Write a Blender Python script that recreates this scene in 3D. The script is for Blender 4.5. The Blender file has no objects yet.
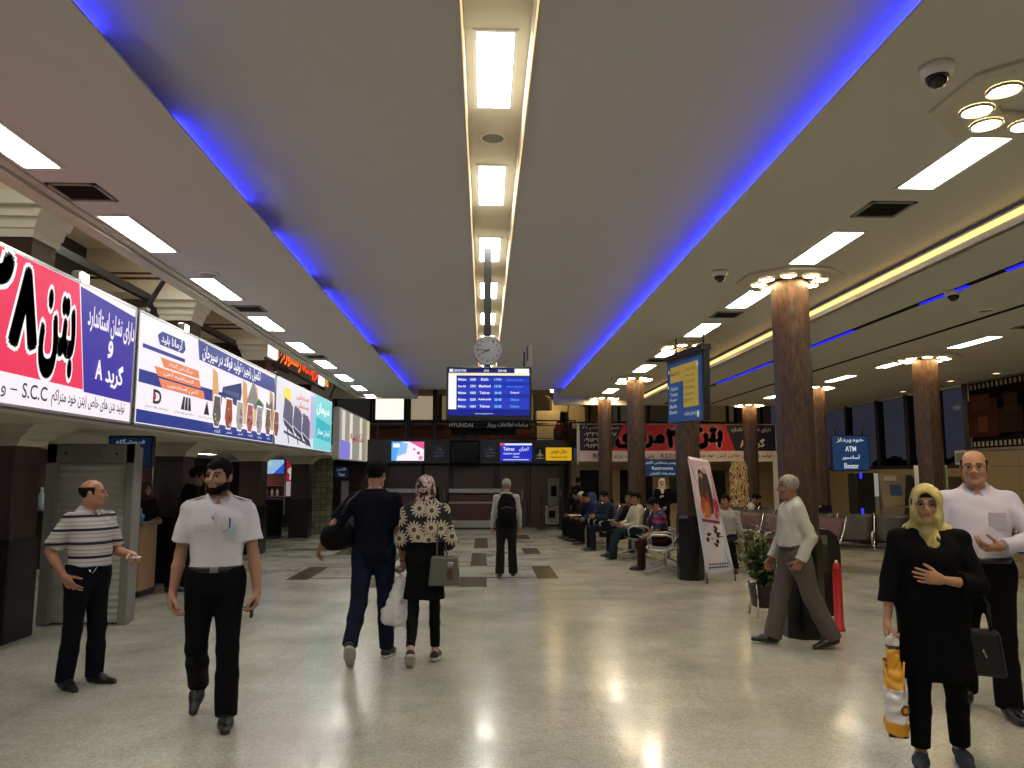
import bpy, bmesh, math, random, unicodedata
import numpy as np
from mathutils import Vector, Matrix, Euler
random.seed(7)
C = bpy.context.scene.collection
PI = math.pi
R = math.radians

# ------------------------------------------------------------------ materials
def lin(h):
    if isinstance(h, str):
        h = h.lstrip('#'); c = [int(h[i:i+2], 16)/255 for i in (0, 2, 4)]
    else:
        c = list(h)
    return tuple((x/12.92 if x <= .04045 else ((x+.055)/1.055)**2.4) for x in c) + (1,)

MATS = {}
def mat(name, col='808080', rough=.6, metal=0, emit=0, emit_col=None, bump=0, bscale=60, var=0, vscale=8, spec=None, stretch=None, sheen=0):
    if name in MATS: return MATS[name]
    m = bpy.data.materials.new(name); m.use_nodes = True
    nt = m.node_tree; b = nt.nodes['Principled BSDF']
    b.inputs['Base Color'].default_value = lin(col)
    b.inputs['Roughness'].default_value = rough
    b.inputs['Metallic'].default_value = metal
    b.inputs['Specular IOR Level'].default_value = spec if spec is not None else (.12 if rough >= .75 else .5)
    if sheen: b.inputs['Sheen Weight'].default_value = sheen
    if emit:
        b.inputs['Emission Color'].default_value = lin(emit_col or col)
        b.inputs['Emission Strength'].default_value = emit
    if bump or var:
        tc = nt.nodes.new('ShaderNodeTexCoord'); src = tc.outputs['Object']
        if stretch:
            mp = nt.nodes.new('ShaderNodeMapping'); mp.inputs['Scale'].default_value = stretch
            nt.links.new(src, mp.inputs['Vector']); src = mp.outputs['Vector']
    if bump:
        n = nt.nodes.new('ShaderNodeTexNoise'); n.inputs['Scale'].default_value = bscale; n.inputs['Detail'].default_value = 4
        nt.links.new(src, n.inputs['Vector'])
        bp = nt.nodes.new('ShaderNodeBump'); bp.inputs['Strength'].default_value = bump; bp.inputs['Distance'].default_value = .01
        nt.links.new(n.outputs['Fac'], bp.inputs['Height']); nt.links.new(bp.outputs['Normal'], b.inputs['Normal'])
    if var:
        n = nt.nodes.new('ShaderNodeTexNoise'); n.inputs['Scale'].default_value = vscale; n.inputs['Detail'].default_value = 5
        nt.links.new(src, n.inputs['Vector'])
        mr = nt.nodes.new('ShaderNodeMapRange'); mr.inputs['From Min'].default_value = .3; mr.inputs['From Max'].default_value = .7
        mr.inputs['To Min'].default_value = 1-var; mr.inputs['To Max'].default_value = 1+var
        nt.links.new(n.outputs['Fac'], mr.inputs['Value'])
        mx = nt.nodes.new('ShaderNodeVectorMath'); mx.operation = 'SCALE'; mx.inputs[0].default_value = lin(col)[:3]
        nt.links.new(mr.outputs['Result'], mx.inputs['Scale']); nt.links.new(mx.outputs['Vector'], b.inputs['Base Color'])
    MATS[name] = m
    return m

def lit(col, s=1.0):
    """a backlit sheet or a screen: gives off its own colour"""
    k = 'lit_%s_%g' % (col, s)
    if k in MATS: return MATS[k]
    m = bpy.data.materials.new(k); m.use_nodes = True
    b = m.node_tree.nodes['Principled BSDF']
    b.inputs['Base Color'].default_value = (.02, .02, .02, 1); b.inputs['Roughness'].default_value = .5; b.inputs['Specular IOR Level'].default_value = .15
    b.inputs['Emission Color'].default_value = lin(col); b.inputs['Emission Strength'].default_value = s
    MATS[k] = m
    return m

# ------------------------------------------------------------------ object helpers
def tag(o, label=None, cat=None, group=None, kind=None):
    if label: o['label'] = label
    if cat: o['category'] = cat
    if group: o['group'] = group
    if kind: o['kind'] = kind
    return o

def thing(name, label, cat, loc=(0, 0, 0), rz=0, group=None, rot=None):
    o = bpy.data.objects.new(name, None); C.objects.link(o)
    o.empty_display_size = .1
    o.location = loc; o.rotation_euler = rot if rot else (0, 0, rz)
    return tag(o, label, cat, group)

def dup(root, loc=None, rz=None, label=None, group=None):
    r = root.copy(); C.objects.link(r)
    if loc is not None: r.location = loc
    if rz is not None: r.rotation_euler = (0, 0, rz)
    if label: r['label'] = label
    if group: r['group'] = group
    for ch in list(root.children):
        c = ch.copy(); C.objects.link(c); c.parent = r
        for g in list(ch.children):
            d = g.copy(); C.objects.link(d); d.parent = c
    return r

class B:
    """collects shapes; obj() links them as one mesh object"""
    def __init__(self):
        self.bm = bmesh.new(); self.mats = []; self.cur = 0; self.sm = False
    def use(self, m, smooth=None):
        if m not in self.mats: self.mats.append(m)
        self.cur = self.mats.index(m)
        if smooth is not None: self.sm = smooth
        return self
    def _done(self, faces, smooth=None):
        s = self.sm if smooth is None else smooth
        for f in faces:
            f.material_index = self.cur; f.smooth = s
        return self
    def box(self, c, s, bev=0, rot=None, seg=1):
        M = Matrix.Translation(c)
        if rot is not None: M = M @ Euler(rot).to_matrix().to_4x4()
        M = M @ Matrix.Diagonal((s[0], s[1], s[2], 1))
        n0 = set(self.bm.faces) if bev else None
        r = bmesh.ops.create_cube(self.bm, size=1, matrix=M)
        fs = set(f for v in r['verts'] for f in v.link_faces)
        if bev:
            es = set(e for v in r['verts'] for e in v.link_edges)
            bmesh.ops.bevel(self.bm, geom=list(es), offset=bev, segments=seg, affect='EDGES', profile=.5)
            fs = set(self.bm.faces) - n0
        return self._done(fs)
    def prism(self, pts, d, axis='y', at=0.0):
        """polygon of 2-D pts extruded by d; axis y: pts are x,z; axis z: x,y; axis x: y,z"""
        def P(a, b, h):
            return {'y': (a, h, b), 'z': (a, b, h), 'x': (h, a, b)}[axis]
        v0 = [self.bm.verts.new(P(a, b, at)) for a, b in pts]
        v1 = [self.bm.verts.new(P(a, b, at+d)) for a, b in pts]
        n = len(pts); fs = []
        fs.append(self.bm.faces.new(v0)); fs.append(self.bm.faces.new(v1[::-1]))
        for i in range(n):
            fs.append(self.bm.faces.new((v0[i], v1[i], v1[(i+1) % n], v0[(i+1) % n])))
        bmesh.ops.recalc_face_normals(self.bm, faces=fs)
        return self._done(fs)
    def face(self, pts):
        return self._done([self.bm.faces.new([self.bm.verts.new(p) for p in pts])])
    def lathe(self, prof, c=(0, 0, 0), n=24, M=None, smooth=True, caps=True):
        M = M or Matrix.Translation(c)
        rings = []
        for r, z in prof:
            rings.append([self.bm.verts.new(M @ Vector((r*math.cos(2*PI*i/n), r*math.sin(2*PI*i/n), z))) for i in range(n)])
        fs = []
        for a, b in zip(rings, rings[1:]):
            for i in range(n):
                fs.append(self.bm.faces.new((a[i], a[(i+1) % n], b[(i+1) % n], b[i])))
        self._done(fs, smooth)
        if caps:
            cf = [self.bm.faces.new(rings[0][::-1]), self.bm.faces.new(rings[-1])]
            self._done(cf, False)
        return self
    def tube(self, pts, r, n=8, caps=True, smooth=True, closed=False):
        pts = [Vector(p) for p in pts]; m = len(pts)
        rs = r if isinstance(r, (list, tuple)) else [r]*m
        rings = []; up = None
        for i, p in enumerate(pts):
            if closed: t = pts[(i+1) % m]-pts[i-1]
            else: t = pts[min(i+1, m-1)]-pts[max(i-1, 0)]
            t.normalize()
            if up is None:
                up = Vector((0, 0, 1)) if abs(t.z) < .9 else Vector((1, 0, 0))
            s = t.cross(up)
            if s.length < 1e-4: s = t.cross(Vector((0, 1, 0)))
            s.normalize(); up = s.cross(t).normalized()
            rings.append([self.bm.verts.new(p+rs[i]*(math.cos(2*PI*k/n)*s+math.sin(2*PI*k/n)*up)) for k in range(n)])
        fs = []
        pairs = list(zip(rings, rings[1:])) + ([(rings[-1], rings[0])] if closed else [])
        for a, b in pairs:
            for k in range(n):
                fs.append(self.bm.faces.new((a[k], b[k], b[(k+1) % n], a[(k+1) % n])))
        self._done(fs, smooth)
        if caps and not closed:
            self._done([self.bm.faces.new(rings[0]), self.bm.faces.new(rings[-1][::-1])], False)
        return self
    def sheet(self, grid, thick=0, smooth=True):
        """rows of points -> quads, optional thickness along normals"""
        vs = [[self.bm.verts.new(p) for p in row] for row in grid]
        fs = []
        for a, b in zip(vs, vs[1:]):
            for i in range(len(a)-1):
                fs.append(self.bm.faces.new((a[i], a[i+1], b[i+1], b[i])))
        self._done(fs, smooth)
        if thick:
            bmesh.ops.recalc_face_normals(self.bm, faces=fs)
            ex = bmesh.ops.solidify(self.bm, geom=fs, thickness=thick)
            self._done([g for g in ex['geom'] if isinstance(g, bmesh.types.BMFace)], smooth)
        return self
    def obj(self, name, parent=None, m=None):
        me = bpy.data.meshes.new(name); self.bm.to_mesh(me); self.bm.free()
        for x in (self.mats or [m]): me.materials.append(x)
        o = bpy.data.objects.new(name, me); C.objects.link(o)
        if parent is not None: o.parent = parent
        return o

def bx(name, m, c, s, parent=None, bev=0, rot=None):
    return B().use(m).box(c, s, bev, rot).obj(name, parent)

def structure(o):
    o['kind'] = 'structure'; return o

# ------------------------------------------------------------------ lettering
_F = {}
for _cp in list(range(0xFB50, 0xFDFF))+list(range(0xFE70, 0xFEFD)):
    _d = unicodedata.decomposition(chr(_cp)).split()
    if len(_d) == 2 and _d[0] in ('<initial>', '<medial>', '<final>', '<isolated>'):
        _F.setdefault(chr(int(_d[1], 16)), {})[_d[0][1:4]] = chr(_cp)
    elif len(_d) == 3 and _d[1] == '0644' and _d[2] == '0627':
        _F.setdefault('LA', {})[_d[0][1:4]] = chr(_cp)

def shape_ar(s):
    """letters to their joined forms, in left-to-right drawing order"""
    s = s.replace('\u0644\u0627', '\ue000')
    out = []
    def joins_next(c): return c in _F and 'ini' in _F[c]
    def f(c): return _F['LA'] if c == '\ue000' else _F.get(c)
    for i, c in enumerate(s):
        if f(c) is None: out.append(c); continue
        p = i > 0 and joins_next(s[i-1])
        nx = i < len(s)-1 and f(s[i+1]) is not None and 'ini' in f(c) and ('fin' in f(s[i+1]))
        k = 'med' if p and nx else 'fin' if p else 'ini' if nx else 'iso'
        out.append(f(c).get(k) or f(c).get('iso') or c)
    vis = out[::-1]
    # runs of digits / latin keep their own order
    res = []; run = []
    def ltr(ch): return ch.isdigit() or (ch.isascii() and ch.isalnum()) or ch in '.:/'
    for ch in vis:
        if ltr(ch): run.append(ch)
        else:
            res += run[::-1]; run = []; res.append({'(': ')', ')': '('}.get(ch, ch))
    res += run[::-1]
    return ''.join(res)

_tc = bpy.data.curves.new('lettering', 'FONT'); _to = bpy.data.objects.new('lettering', _tc); C.objects.link(_to)
_GC = {}
def _mesh_of(ch, off):
    _tc.body = ch; _tc.size = 1; _tc.offset = off; _tc.resolution_u = 3
    bpy.context.view_layer.update()
    me = bpy.data.meshes.new_from_object(_to.evaluated_get(bpy.context.evaluated_depsgraph_get()))
    v = [(p.co.x, p.co.y) for p in me.vertices]; fs = [tuple(p.vertices) for p in me.polygons]
    bpy.data.meshes.remove(me)
    return v, fs
def glyph(ch, off):
    if ch == '\u06f8':      # this digit is drawn by hand: two tapering legs
        return [(0, 0), (.12, -.02), (.285, .46), (.31, .74), (.25, .74), (.53, .02), (.41, -.02)], [(0, 1, 2, 3, 4), (2, 6, 5, 3)], .58
    k = (ch, off)
    if k not in _GC:
        v, f = _mesh_of(ch, off) if ch != ' ' else ([], [])
        ka = ('adv', ch)
        if ka not in _GC:
            if '|' not in _GC: _GC['|'] = max(p[0] for p in _mesh_of('|', 0)[0])
            _GC[ka] = max(p[0] for p in _mesh_of(ch+'|', 0)[0])-_GC['|']
        _GC[k] = (v, f, _GC[ka])
    return _GC[k]

class Art:
    """flat printed artwork: x right, z up, facing -y; each layer sits a hair in front of the last"""
    def __init__(self, step=.0015):
        self.b = B(); self.y = 0; self.step = step
    def poly(self, col, pts, lift=True):
        if lift: self.y -= self.step
        self.b.use(col); self.b.face([(x, self.y, z) for x, z in pts]); return self
    def rect(self, col, x0, z0, x1, z1):
        return self.poly(col, [(x0, z0), (x1, z0), (x1, z1), (x0, z1)])
    def disc(self, col, x, z, r, n=20, rz=None):
        rz = rz or r
        return self.poly(col, [(x+r*math.cos(2*PI*i/n), z+rz*math.sin(2*PI*i/n)) for i in range(n)])
    def text(self, col, s, box, off=0.0, ar=True, keep=False, outline=None, ow=.03, fat=0.0):
        """fit string into box (x0,z0,x1,z1)"""
        t = shape_ar(s) if ar else s
        def lay(o):
            x = 0; V = []; Fs = []
            for ch in t:
                v, f, a = glyph(ch, o)
                Fs.append([(len(V), f)])
                base = len(V); V += [(p[0]+x, p[1]) for p in v]
                Fs[-1] = [tuple(base+i for i in q) for q in f]
                x += a
            return V, Fs
        V0, F0 = lay(off)
        if not V0: return self
        xa, xb = min(p[0] for p in V0), max(p[0] for p in V0); za, zb = min(p[1] for p in V0), max(p[1] for p in V0)
        sx = (box[2]-box[0])/(xb-xa); sz = (box[3]-box[1])/max(zb-za, 1e-6)
        if keep: sx = min(sx, sz)
        jobs = [(V0, F0, col, 0, 0)]
        if fat: jobs += [(V0, F0, col, fat*math.cos(2*PI*i/8), fat*math.sin(2*PI*i/8)) for i in range(8)]
        if outline: jobs = [(V0, F0, outline, r_*math.cos(2*PI*i/12), r_*math.sin(2*PI*i/12)) for i in range(12) for r_ in (fat+ow, fat+ow*.4)]+jobs
        last = None
        for V, Fs, m, ox, oz in jobs:
            if m is not last: self.y -= self.step
            last = m; self.b.use(m)
            for k, g in enumerate(Fs):
                yy = self.y-.0001*(k % 3)
                vs = {}
                for q in g:
                    for i in q:
                        if i not in vs:
                            vs[i] = self.b.bm.verts.new((box[0]+(V[i][0]-xa+ox)*sx, yy, box[1]+(V[i][1]-za+oz)*sz))
                    try: f = self.b.bm.faces.new([vs[i] for i in q])
                    except ValueError: continue
                    f.material_index = self.b.cur
                    if f.normal.y > 0: pass
        return self
    def obj(self, name, parent, loc=None):
        o = self.b.obj(name, parent)
        if loc: o.location = loc
        return o
# ------------------------------------------------------------------ figures: smooth distance fields turned into one skin
V3 = lambda *a: np.array(a, float)
def nrm(v): v = np.asarray(v, float); return v/np.linalg.norm(v)
def rotm(ax, ang):
    ax = nrm(ax); c, s = math.cos(ang), math.sin(ang); x, y, z = ax
    return np.array([[c+x*x*(1-c), x*y*(1-c)-z*s, x*z*(1-c)+y*s], [y*x*(1-c)+z*s, c+y*y*(1-c), y*z*(1-c)-x*s], [z*x*(1-c)-y*s, z*y*(1-c)+x*s, c+z*z*(1-c)]])
def rc(a, b, ra, rb, fa=False, fb=False, w=None, wf=1.0):
    a, b = np.asarray(a, float), np.asarray(b, float); ab = b-a; L2 = float(ab@ab); L = math.sqrt(L2); m = max(ra, rb)*max(1, wf)
    def fn(X, Y, Z):
        px, py, pz = X-a[0], Y-a[1], Z-a[2]
        tr = (px*ab[0]+py*ab[1]+pz*ab[2])/L2
        t = np.clip(tr, 0, 1)
        qx, qy, qz = px-t*ab[0], py-t*ab[1], pz-t*ab[2]
        if w is not None:
            k = (qx*w[0]+qy*w[1]+qz*w[2])*(1/wf-1); qx, qy, qz = qx+k*w[0], qy+k*w[1], qz+k*w[2]
        d = np.sqrt(qx*qx+qy*qy+qz*qz)-(ra+t*(rb-ra))
        if fa: d = np.maximum(d, -tr*L)
        if fb: d = np.maximum(d, (tr-1)*L)
        return d
    return fn, np.minimum(a, b)-m, np.maximum(a, b)+m
def ell(c, r, M=None):
    c = np.asarray(c, float); M = np.eye(3) if M is None else M; m = max(r)
    def fn(X, Y, Z):
        px, py, pz = X-c[0], Y-c[1], Z-c[2]
        q = [(M[0, i]*px+M[1, i]*py+M[2, i]*pz) for i in range(3)]
        k0 = np.sqrt((q[0]/r[0])**2+(q[1]/r[1])**2+(q[2]/r[2])**2)
        k1 = np.sqrt((q[0]/r[0]**2)**2+(q[1]/r[1]**2)**2+(q[2]/r[2]**2)**2)
        return k0*(k0-1)/np.maximum(k1, 1e-6)
    return fn, c-m, c+m
def loft(o, M, tab, p=2.3, infl=0.0, rip=None):
    """stacked ovals along local z: rows (z, rx, r_front, r_back, shift_y)"""
    T = np.array(sorted(tab), float); zs = np.linspace(T[0, 0], T[-1, 0], 90); K = np.array([.1, .2, .4, .2, .1])
    cols = []
    for j in range(1, 5):
        v = np.interp(zs, T[:, 0], T[:, j])
        for _ in range(5): v = np.convolve(np.pad(v, 2, 'edge'), K, 'valid')
        cols.append(v)
    o = np.asarray(o, float); mr = T[:, 1:4].max()+abs(T[:, 4]).max()+infl+.02; z0, z1 = zs[0], zs[-1]
    A, Bp = o+M[:, 2]*z0, o+M[:, 2]*z1
    def fn(X, Y, Z):
        px, py, pz = X-o[0], Y-o[1], Z-o[2]
        x, y, z = [(M[0, i]*px+M[1, i]*py+M[2, i]*pz) for i in range(3)]
        rx, rf, rb, cy = [np.interp(z, zs, c) for c in cols]
        rx, rf, rb = rx+infl, rf+infl, rb+infl
        if rip is not None:
            f = 1+rip[0]*np.clip((rip[2]-z)/(rip[2]-z0), 0, 1)*np.sin(rip[1]*np.arctan2(x, y)+2*np.sin(3*z)); rx, rf, rb = rx*f, rf*f, rb*f
        y = y-cy; ry = np.where(y < 0, rf, rb)
        k = (np.abs(x/rx)**p+np.abs(y/ry)**p)**(1/p)
        d = (k-1)*np.minimum(rx, ry)
        return np.maximum(d, np.maximum(z0-z, z-z1))
    return fn, np.minimum(A, Bp)-mr, np.maximum(A, Bp)+mr
def smin(a, b, k):
    if k <= 0: return np.minimum(a, b)
    h = np.maximum(k-np.abs(a-b), 0)/k; return np.minimum(a, b)-h*h*k*.25

class Field:
    """list of (op, prim, k): 'u' join, 's' cut away, 'i' keep inside"""
    def __init__(self): self.ops = []
    def u(self, prim, k=.02): self.ops.append(('u', prim, k)); return self
    def s(self, prim, k=.005): self.ops.append(('s', prim, k)); return self
    def cut(self, fn): self.ops.append(('i', (fn, None, None), 0)); return self      # fn > 0 is removed
    def fold(self, amp, f=1.0, seed=0.0): self.ops.append(('n', (amp, f, seed), 0)); return self
    def mesh(self, name, vox, m, parent, col=None):
        lo = np.min([p[1] for o, p, k in self.ops if o == 'u'], 0)-3*vox; hi = np.max([p[2] for o, p, k in self.ops if o == 'u'], 0)+3*vox
        n = np.ceil((hi-lo)/vox).astype(int)+1
        ax = [(lo[i]+vox*np.arange(n[i])).astype(np.float32) for i in range(3)]
        F = np.full(tuple(n), .08, np.float32)
        for op, pr, k in self.ops:
            if op in 'us':
                pad = k+2.5*vox+.012
                i0 = np.maximum(np.floor((pr[1]-pad-lo)/vox).astype(int), 0); i1 = np.minimum(np.ceil((pr[2]+pad-lo)/vox).astype(int)+1, n)
                if (i1 <= i0).any(): continue
                s = tuple(slice(a, b) for a, b in zip(i0, i1))
                d = pr[0](ax[0][s[0]][:, None, None], ax[1][s[1]][None, :, None], ax[2][s[2]][None, None, :]).astype(np.float32)
                F[s] = smin(F[s], d, k) if op == 'u' else -smin(-F[s], d, k)
            else:
                X, Y, Z = ax[0][:, None, None], ax[1][None, :, None], ax[2][None, None, :]
                if op == 'i': F = np.maximum(F, pr[0](X, Y, Z)).astype(np.float32)
                else:
                    a, f, sd = pr; f = f*1.0
                    F += (a*np.sin(X*21*f+2.2*np.sin(Z*9*f+sd)+sd)*np.sin(Z*27*f+2.4*np.sin(X*12*f+Y*10*f)+2*sd)+.5*a*np.sin(Y*33*f+X*19*f+3*np.sin(Z*14*f)+sd)).astype(np.float32)
        V, Q = nets(F, lo, vox)
        return np_obj(name, V, Q, m, parent, col(V) if col is not None else None)

def nets(F, lo, h):
    ins = F < 0; nx, ny, nz = F.shape
    c = np.zeros((nx-1, ny-1, nz-1), np.uint8)
    for dx in (0, 1):
        for dy in (0, 1):
            for dz in (0, 1): c += ins[dx:nx-1+dx, dy:ny-1+dy, dz:nz-1+dz]
    act = np.argwhere((c > 0) & (c < 8)); idx = np.full(c.shape, -1, np.int32); idx[tuple(act.T)] = np.arange(len(act))
    cor = {k: F[act[:, 0]+k[0], act[:, 1]+k[1], act[:, 2]+k[2]] for k in [(a, b, d) for a in (0, 1) for b in (0, 1) for d in (0, 1)]}
    S = np.zeros((len(act), 3)); N = np.zeros(len(act))
    for k0 in cor:
        for ax in range(3):
            if k0[ax]: continue
            k1 = tuple(1 if i == ax else k0[i] for i in range(3)); a, b = cor[k0], cor[k1]; m = (a < 0) != (b < 0)
            t = np.where(m, a/np.where(m, a-b, 1), 0); P = np.tile(np.array(k0, float), (len(act), 1)); P[:, ax] = t
            S += P*m[:, None]; N += m
    V = lo+(act+S/N[:, None])*h
    Qs = []
    for ax in range(3):
        u, v = (ax+1) % 3, (ax+2) % 3
        s0 = [slice(None)]*3; s1 = [slice(None)]*3; s0[ax] = slice(0, -1); s1[ax] = slice(1, None)
        a, b = ins[tuple(s0)], ins[tuple(s1)]
        E = np.argwhere(a != b); E = E[(E[:, u] > 0) & (E[:, v] > 0) & (E[:, u] < F.shape[u]-1) & (E[:, v] < F.shape[v]-1)]
        fl = a[tuple(E.T)]
        def at_(du, dv): q = E.copy(); q[:, u] -= du; q[:, v] -= dv; return idx[tuple(q.T)]
        q = np.stack([at_(1, 1), at_(0, 1), at_(0, 0), at_(1, 0)], 1)
        q[~fl] = q[~fl][:, ::-1]; Qs.append(q)
    return V, np.concatenate(Qs)

def np_obj(name, V, Q, m, parent, col=None):
    me = bpy.data.meshes.new(name); me.vertices.add(len(V)); me.vertices.foreach_set('co', V.astype(np.float32).ravel())
    me.loops.add(len(Q)*4); me.loops.foreach_set('vertex_index', Q.astype(np.int32).ravel())
    me.polygons.add(len(Q)); me.polygons.foreach_set('loop_start', np.arange(0, 4*len(Q), 4, dtype=np.int32))
    me.polygons.foreach_set('use_smooth', np.ones(len(Q), bool)); me.update(calc_edges=True)
    if col is not None:
        at = me.attributes.new('tone', 'FLOAT_COLOR', 'POINT'); at.data.foreach_set('color', np.concatenate([col, np.ones((len(V), 1))], 1).astype(np.float32).ravel())
    me.materials.append(m); o = bpy.data.objects.new(name, me); C.objects.link(o)
    if parent is not None: o.parent = parent
    return o

def skin_mat():
    if 'skin' in MATS: return MATS['skin']
    m = bpy.data.materials.new('skin'); m.use_nodes = True; nt = m.node_tree; b = nt.nodes['Principled BSDF']
    a = nt.nodes.new('ShaderNodeAttribute'); a.attribute_name = 'tone'; nt.links.new(a.outputs['Color'], b.inputs['Base Color']); b.inputs['Roughness'].default_value = .5
    b.inputs['Specular IOR Level'].default_value = .35
    MATS['skin'] = m; return m

class Person:
    def __init__(s, label, loc, yaw, H=1.75, sex='m', belly=0.0, lean=0, side=0, twist=0, head=(0, 0, 0), armL=(5, 8, 12, 0), armR=(5, 8, 12, 0),
                 legL=(0, 3, 3, 0, 8), legR=(0, 3, 3, 0, 8), anchor='M', handL={}, handR={}, seat=None, vox=.0055, wide=1.0, group=None, cat='person'):
        s.t = thing('person', label, cat, loc, R(yaw), group); s.vox = vox; s.sex = sex; s.belly = belly
        k = s.k = H/1.75; s.wide = wide
        fem = sex == 'f'
        P = V3(0, 0, .92*k)
        s.Rp = np.eye(3)
        s.Rt = rotm((0, 0, 1), R(twist)) @ rotm((0, 1, 0), R(side)) @ rotm((1, 0, 0), R(lean))
        T = lambda v: P + s.Rt @ (np.array(v, float)*k)
        J = {'P': P}
        sw = (.16 if fem else .178)*wide
        J['SL'], J['SR'] = T((sw, .005, .436)), T((-sw, .005, .436)); J['N'] = T((0, .01, .53))
        for c, sg in (('L', 1), ('R', -1)):
            f, o, e, inw = (armL if c == 'L' else armR)
            f0, o0 = R(f), R(o)
            d1 = s.Rt @ V3(sg*math.sin(o0)*math.cos(f0), -math.sin(f0), -math.cos(o0)*math.cos(f0))
            f1 = f0+R(e); d2 = s.Rt @ V3(sg*math.sin(o0)*math.cos(f1), -math.sin(f1), -math.cos(o0)*math.cos(f1))
            d2 = rotm(d1, sg*R(inw)) @ d2
            J['E'+c] = J['S'+c]+d1*.29*k; J['W'+c] = J['E'+c]+d2*.25*k; J['d'+c] = d2
            f, o, kn, fp, fy = (legL if c == 'L' else legR)
            f0, o0 = R(f), R(o)
            g1 = V3(sg*math.sin(o0)*math.cos(f0), -math.sin(f0), -math.cos(o0)*math.cos(f0)); f1 = f0-R(kn)
            g2 = V3(sg*math.sin(o0)*math.cos(f1), -math.sin(f1), -math.cos(o0)*math.cos(f1))
            J['H'+c] = P+V3(sg*.088*k, 0, -.03*k); J['K'+c] = J['H'+c]+g1*.42*k; J['A'+c] = J['K'+c]+g2*.40*k
            # foot: flat unless a pitch is asked for (positive: toe down)
            fd = V3(sg*math.sin(R(fy)), -math.cos(R(fy)), 0); sd = np.cross(fd, (0, 0, 1)); M = rotm(sd, -R(fp)); J['fd'+c] = M @ fd; J['fu'+c] = M @ V3(0, 0, 1)
        def low(c): A = J['A'+c]; return min((A-J['fu'+c]*.075*k-J['fd'+c]*.05*k)[2], (A-J['fu'+c]*.075*k+J['fd'+c]*.19*k)[2])
        dz = (seat+.085*k-P[2]) if seat is not None else -min(low('L'), low('R'))
        if anchor in 'LR' : ax_ = J['A'+anchor]+J['fd'+anchor]*.06*k
        elif anchor == 'P': ax_ = P
        else: ax_ = (J['AL']+J['AR'])/2
        sh = V3(-ax_[0], -ax_[1], dz)
        for q in J:
            if len(q) < 3 and q[0] != 'd': J[q] = J[q]+sh
        s.J = J; s.P = J['P']
        hy, hp, hr = head
        s.Rh = s.Rt @ rotm((0, 0, 1), R(hy)) @ rotm((1, 0, 0), R(hp-lean*.7)) @ rotm((0, 1, 0), R(hr))
        s.hc = J['N'] + s.Rt @ V3(0, -.012, .035)*k + s.Rh @ V3(0, -.012, .085)*k
        s.hands = {'L': handL, 'R': handR}
    # -- helpers
    def T(s, v): return s.P + s.Rt @ (np.array(v, float)*s.k)
    def Hd(s, v): return s.hc + s.Rh @ (np.array(v, float)*s.k)
    def hl(s, X, Y, Z):
        px, py, pz = X-s.hc[0], Y-s.hc[1], Z-s.hc[2]; M = s.Rh
        return [(M[0, i]*px+M[1, i]*py+M[2, i]*pz)/s.k for i in range(3)]
    def torso(s, top=.53, bot=-.1, infl=0.0, add=None, flare=0.0):
        w = s.wide; b = s.belly
        if s.sex == 'f':
            tab = [(-.1, .15, .1, .11, .01), (-.02, .168, .112, .122, .008), (.05, .16, .112+b, .11, 0), (.13, .138, .1+b, .095, 0), (.22, .138, .1+b, .095, 0), (.33, .152, .128+b*.5, .1, 0), (.39, .154, .112, .1, .005), (.45, .132, .088, .088, .012), (.49, .096, .07, .072, .015), (.53, .06, .05, .055, .015)]
        else:
            tab = [(-.1, .14, .1, .1, .008), (-.02, .158, .11, .112, .005), (.05, .152, .112+b, .106, 0), (.14, .147, .108+b, .1, 0), (.24, .155, .11+b*.7, .103, 0), (.34, .17, .12+b*.2, .11, 0), (.40, .172, .112, .108, .006), (.45, .15, .094, .094, .012), (.49, .105, .072, .076, .016), (.53, .065, .05, .058, .018)]
        if add: tab = add(tab)
        k = s.k
        return [(z*k, rx*w*k+flare*max(0, .1-z)*k, rf*k+flare*max(0, .1-z)*k, rb*k+flare*max(0, .1-z)*k, cy*k) for z, rx, rf, rb, cy in tab if bot-1e-6 <= z <= top+1e-6], infl
    def head_core(s):
        k = s.k
        return [(ell(s.Hd((0, .012, .032)), (.073*k, .092*k, .082*k), s.Rh), .0), (ell(s.Hd((0, -.022, -.035)), (.058*k, .066*k, .076*k), s.Rh), .04*k),
                (rc(s.Hd((-.03, -.055, -.085)), s.Hd((.03, -.055, -.085)), .02*k, .02*k), .03*k), (rc(s.Hd((-.044, .0, -.062)), s.Hd((.044, .0, -.062)), .022*k, .022*k), .03*k)]
    def head_d(s):
        core = s.head_core()
        def fn(X, Y, Z):
            d = core[0][0][0](X, Y, Z)
            for p, kk in core[1:]: d = smin(d, p[0](X, Y, Z), kk)
            return d
        r = .17*s.k
        return fn, s.hc-r, s.hc+r
    def hand(s, f, c):
        J, k = s.J, s.k; sg = 1 if c == 'L' else -1; o = s.hands[c]
        d = nrm(J['d'+c]); W = J['W'+c]
        inw = s.Rt @ V3(-sg, 0, 0)
        n = inw-d*(inw@d)
        if np.linalg.norm(n) < .35: n = V3(0, 0, -1)-d*(V3(0, 0, -1)@d)
        n = rotm(d, R(o.get('roll', 0))*sg) @ nrm(n)
        t = np.cross(n, d) if c == 'L' else np.cross(d, n)
        d = nrm(d+n*math.tan(R(o.get('flex', 6)))); n = nrm(n-d*(n@d))
        cu = o.get('curl', 28); sp = o.get('spread', 5); k = k*(.93 if s.sex == 'f' else 1.0)
        J['palm'+c] = W+d*.07*k+n*.025*k; J['hn'+c] = n; J['ht'+c] = t; J['hd'+c] = d; J['grip'+c] = W+d*.095*k+n*.03*k
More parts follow.
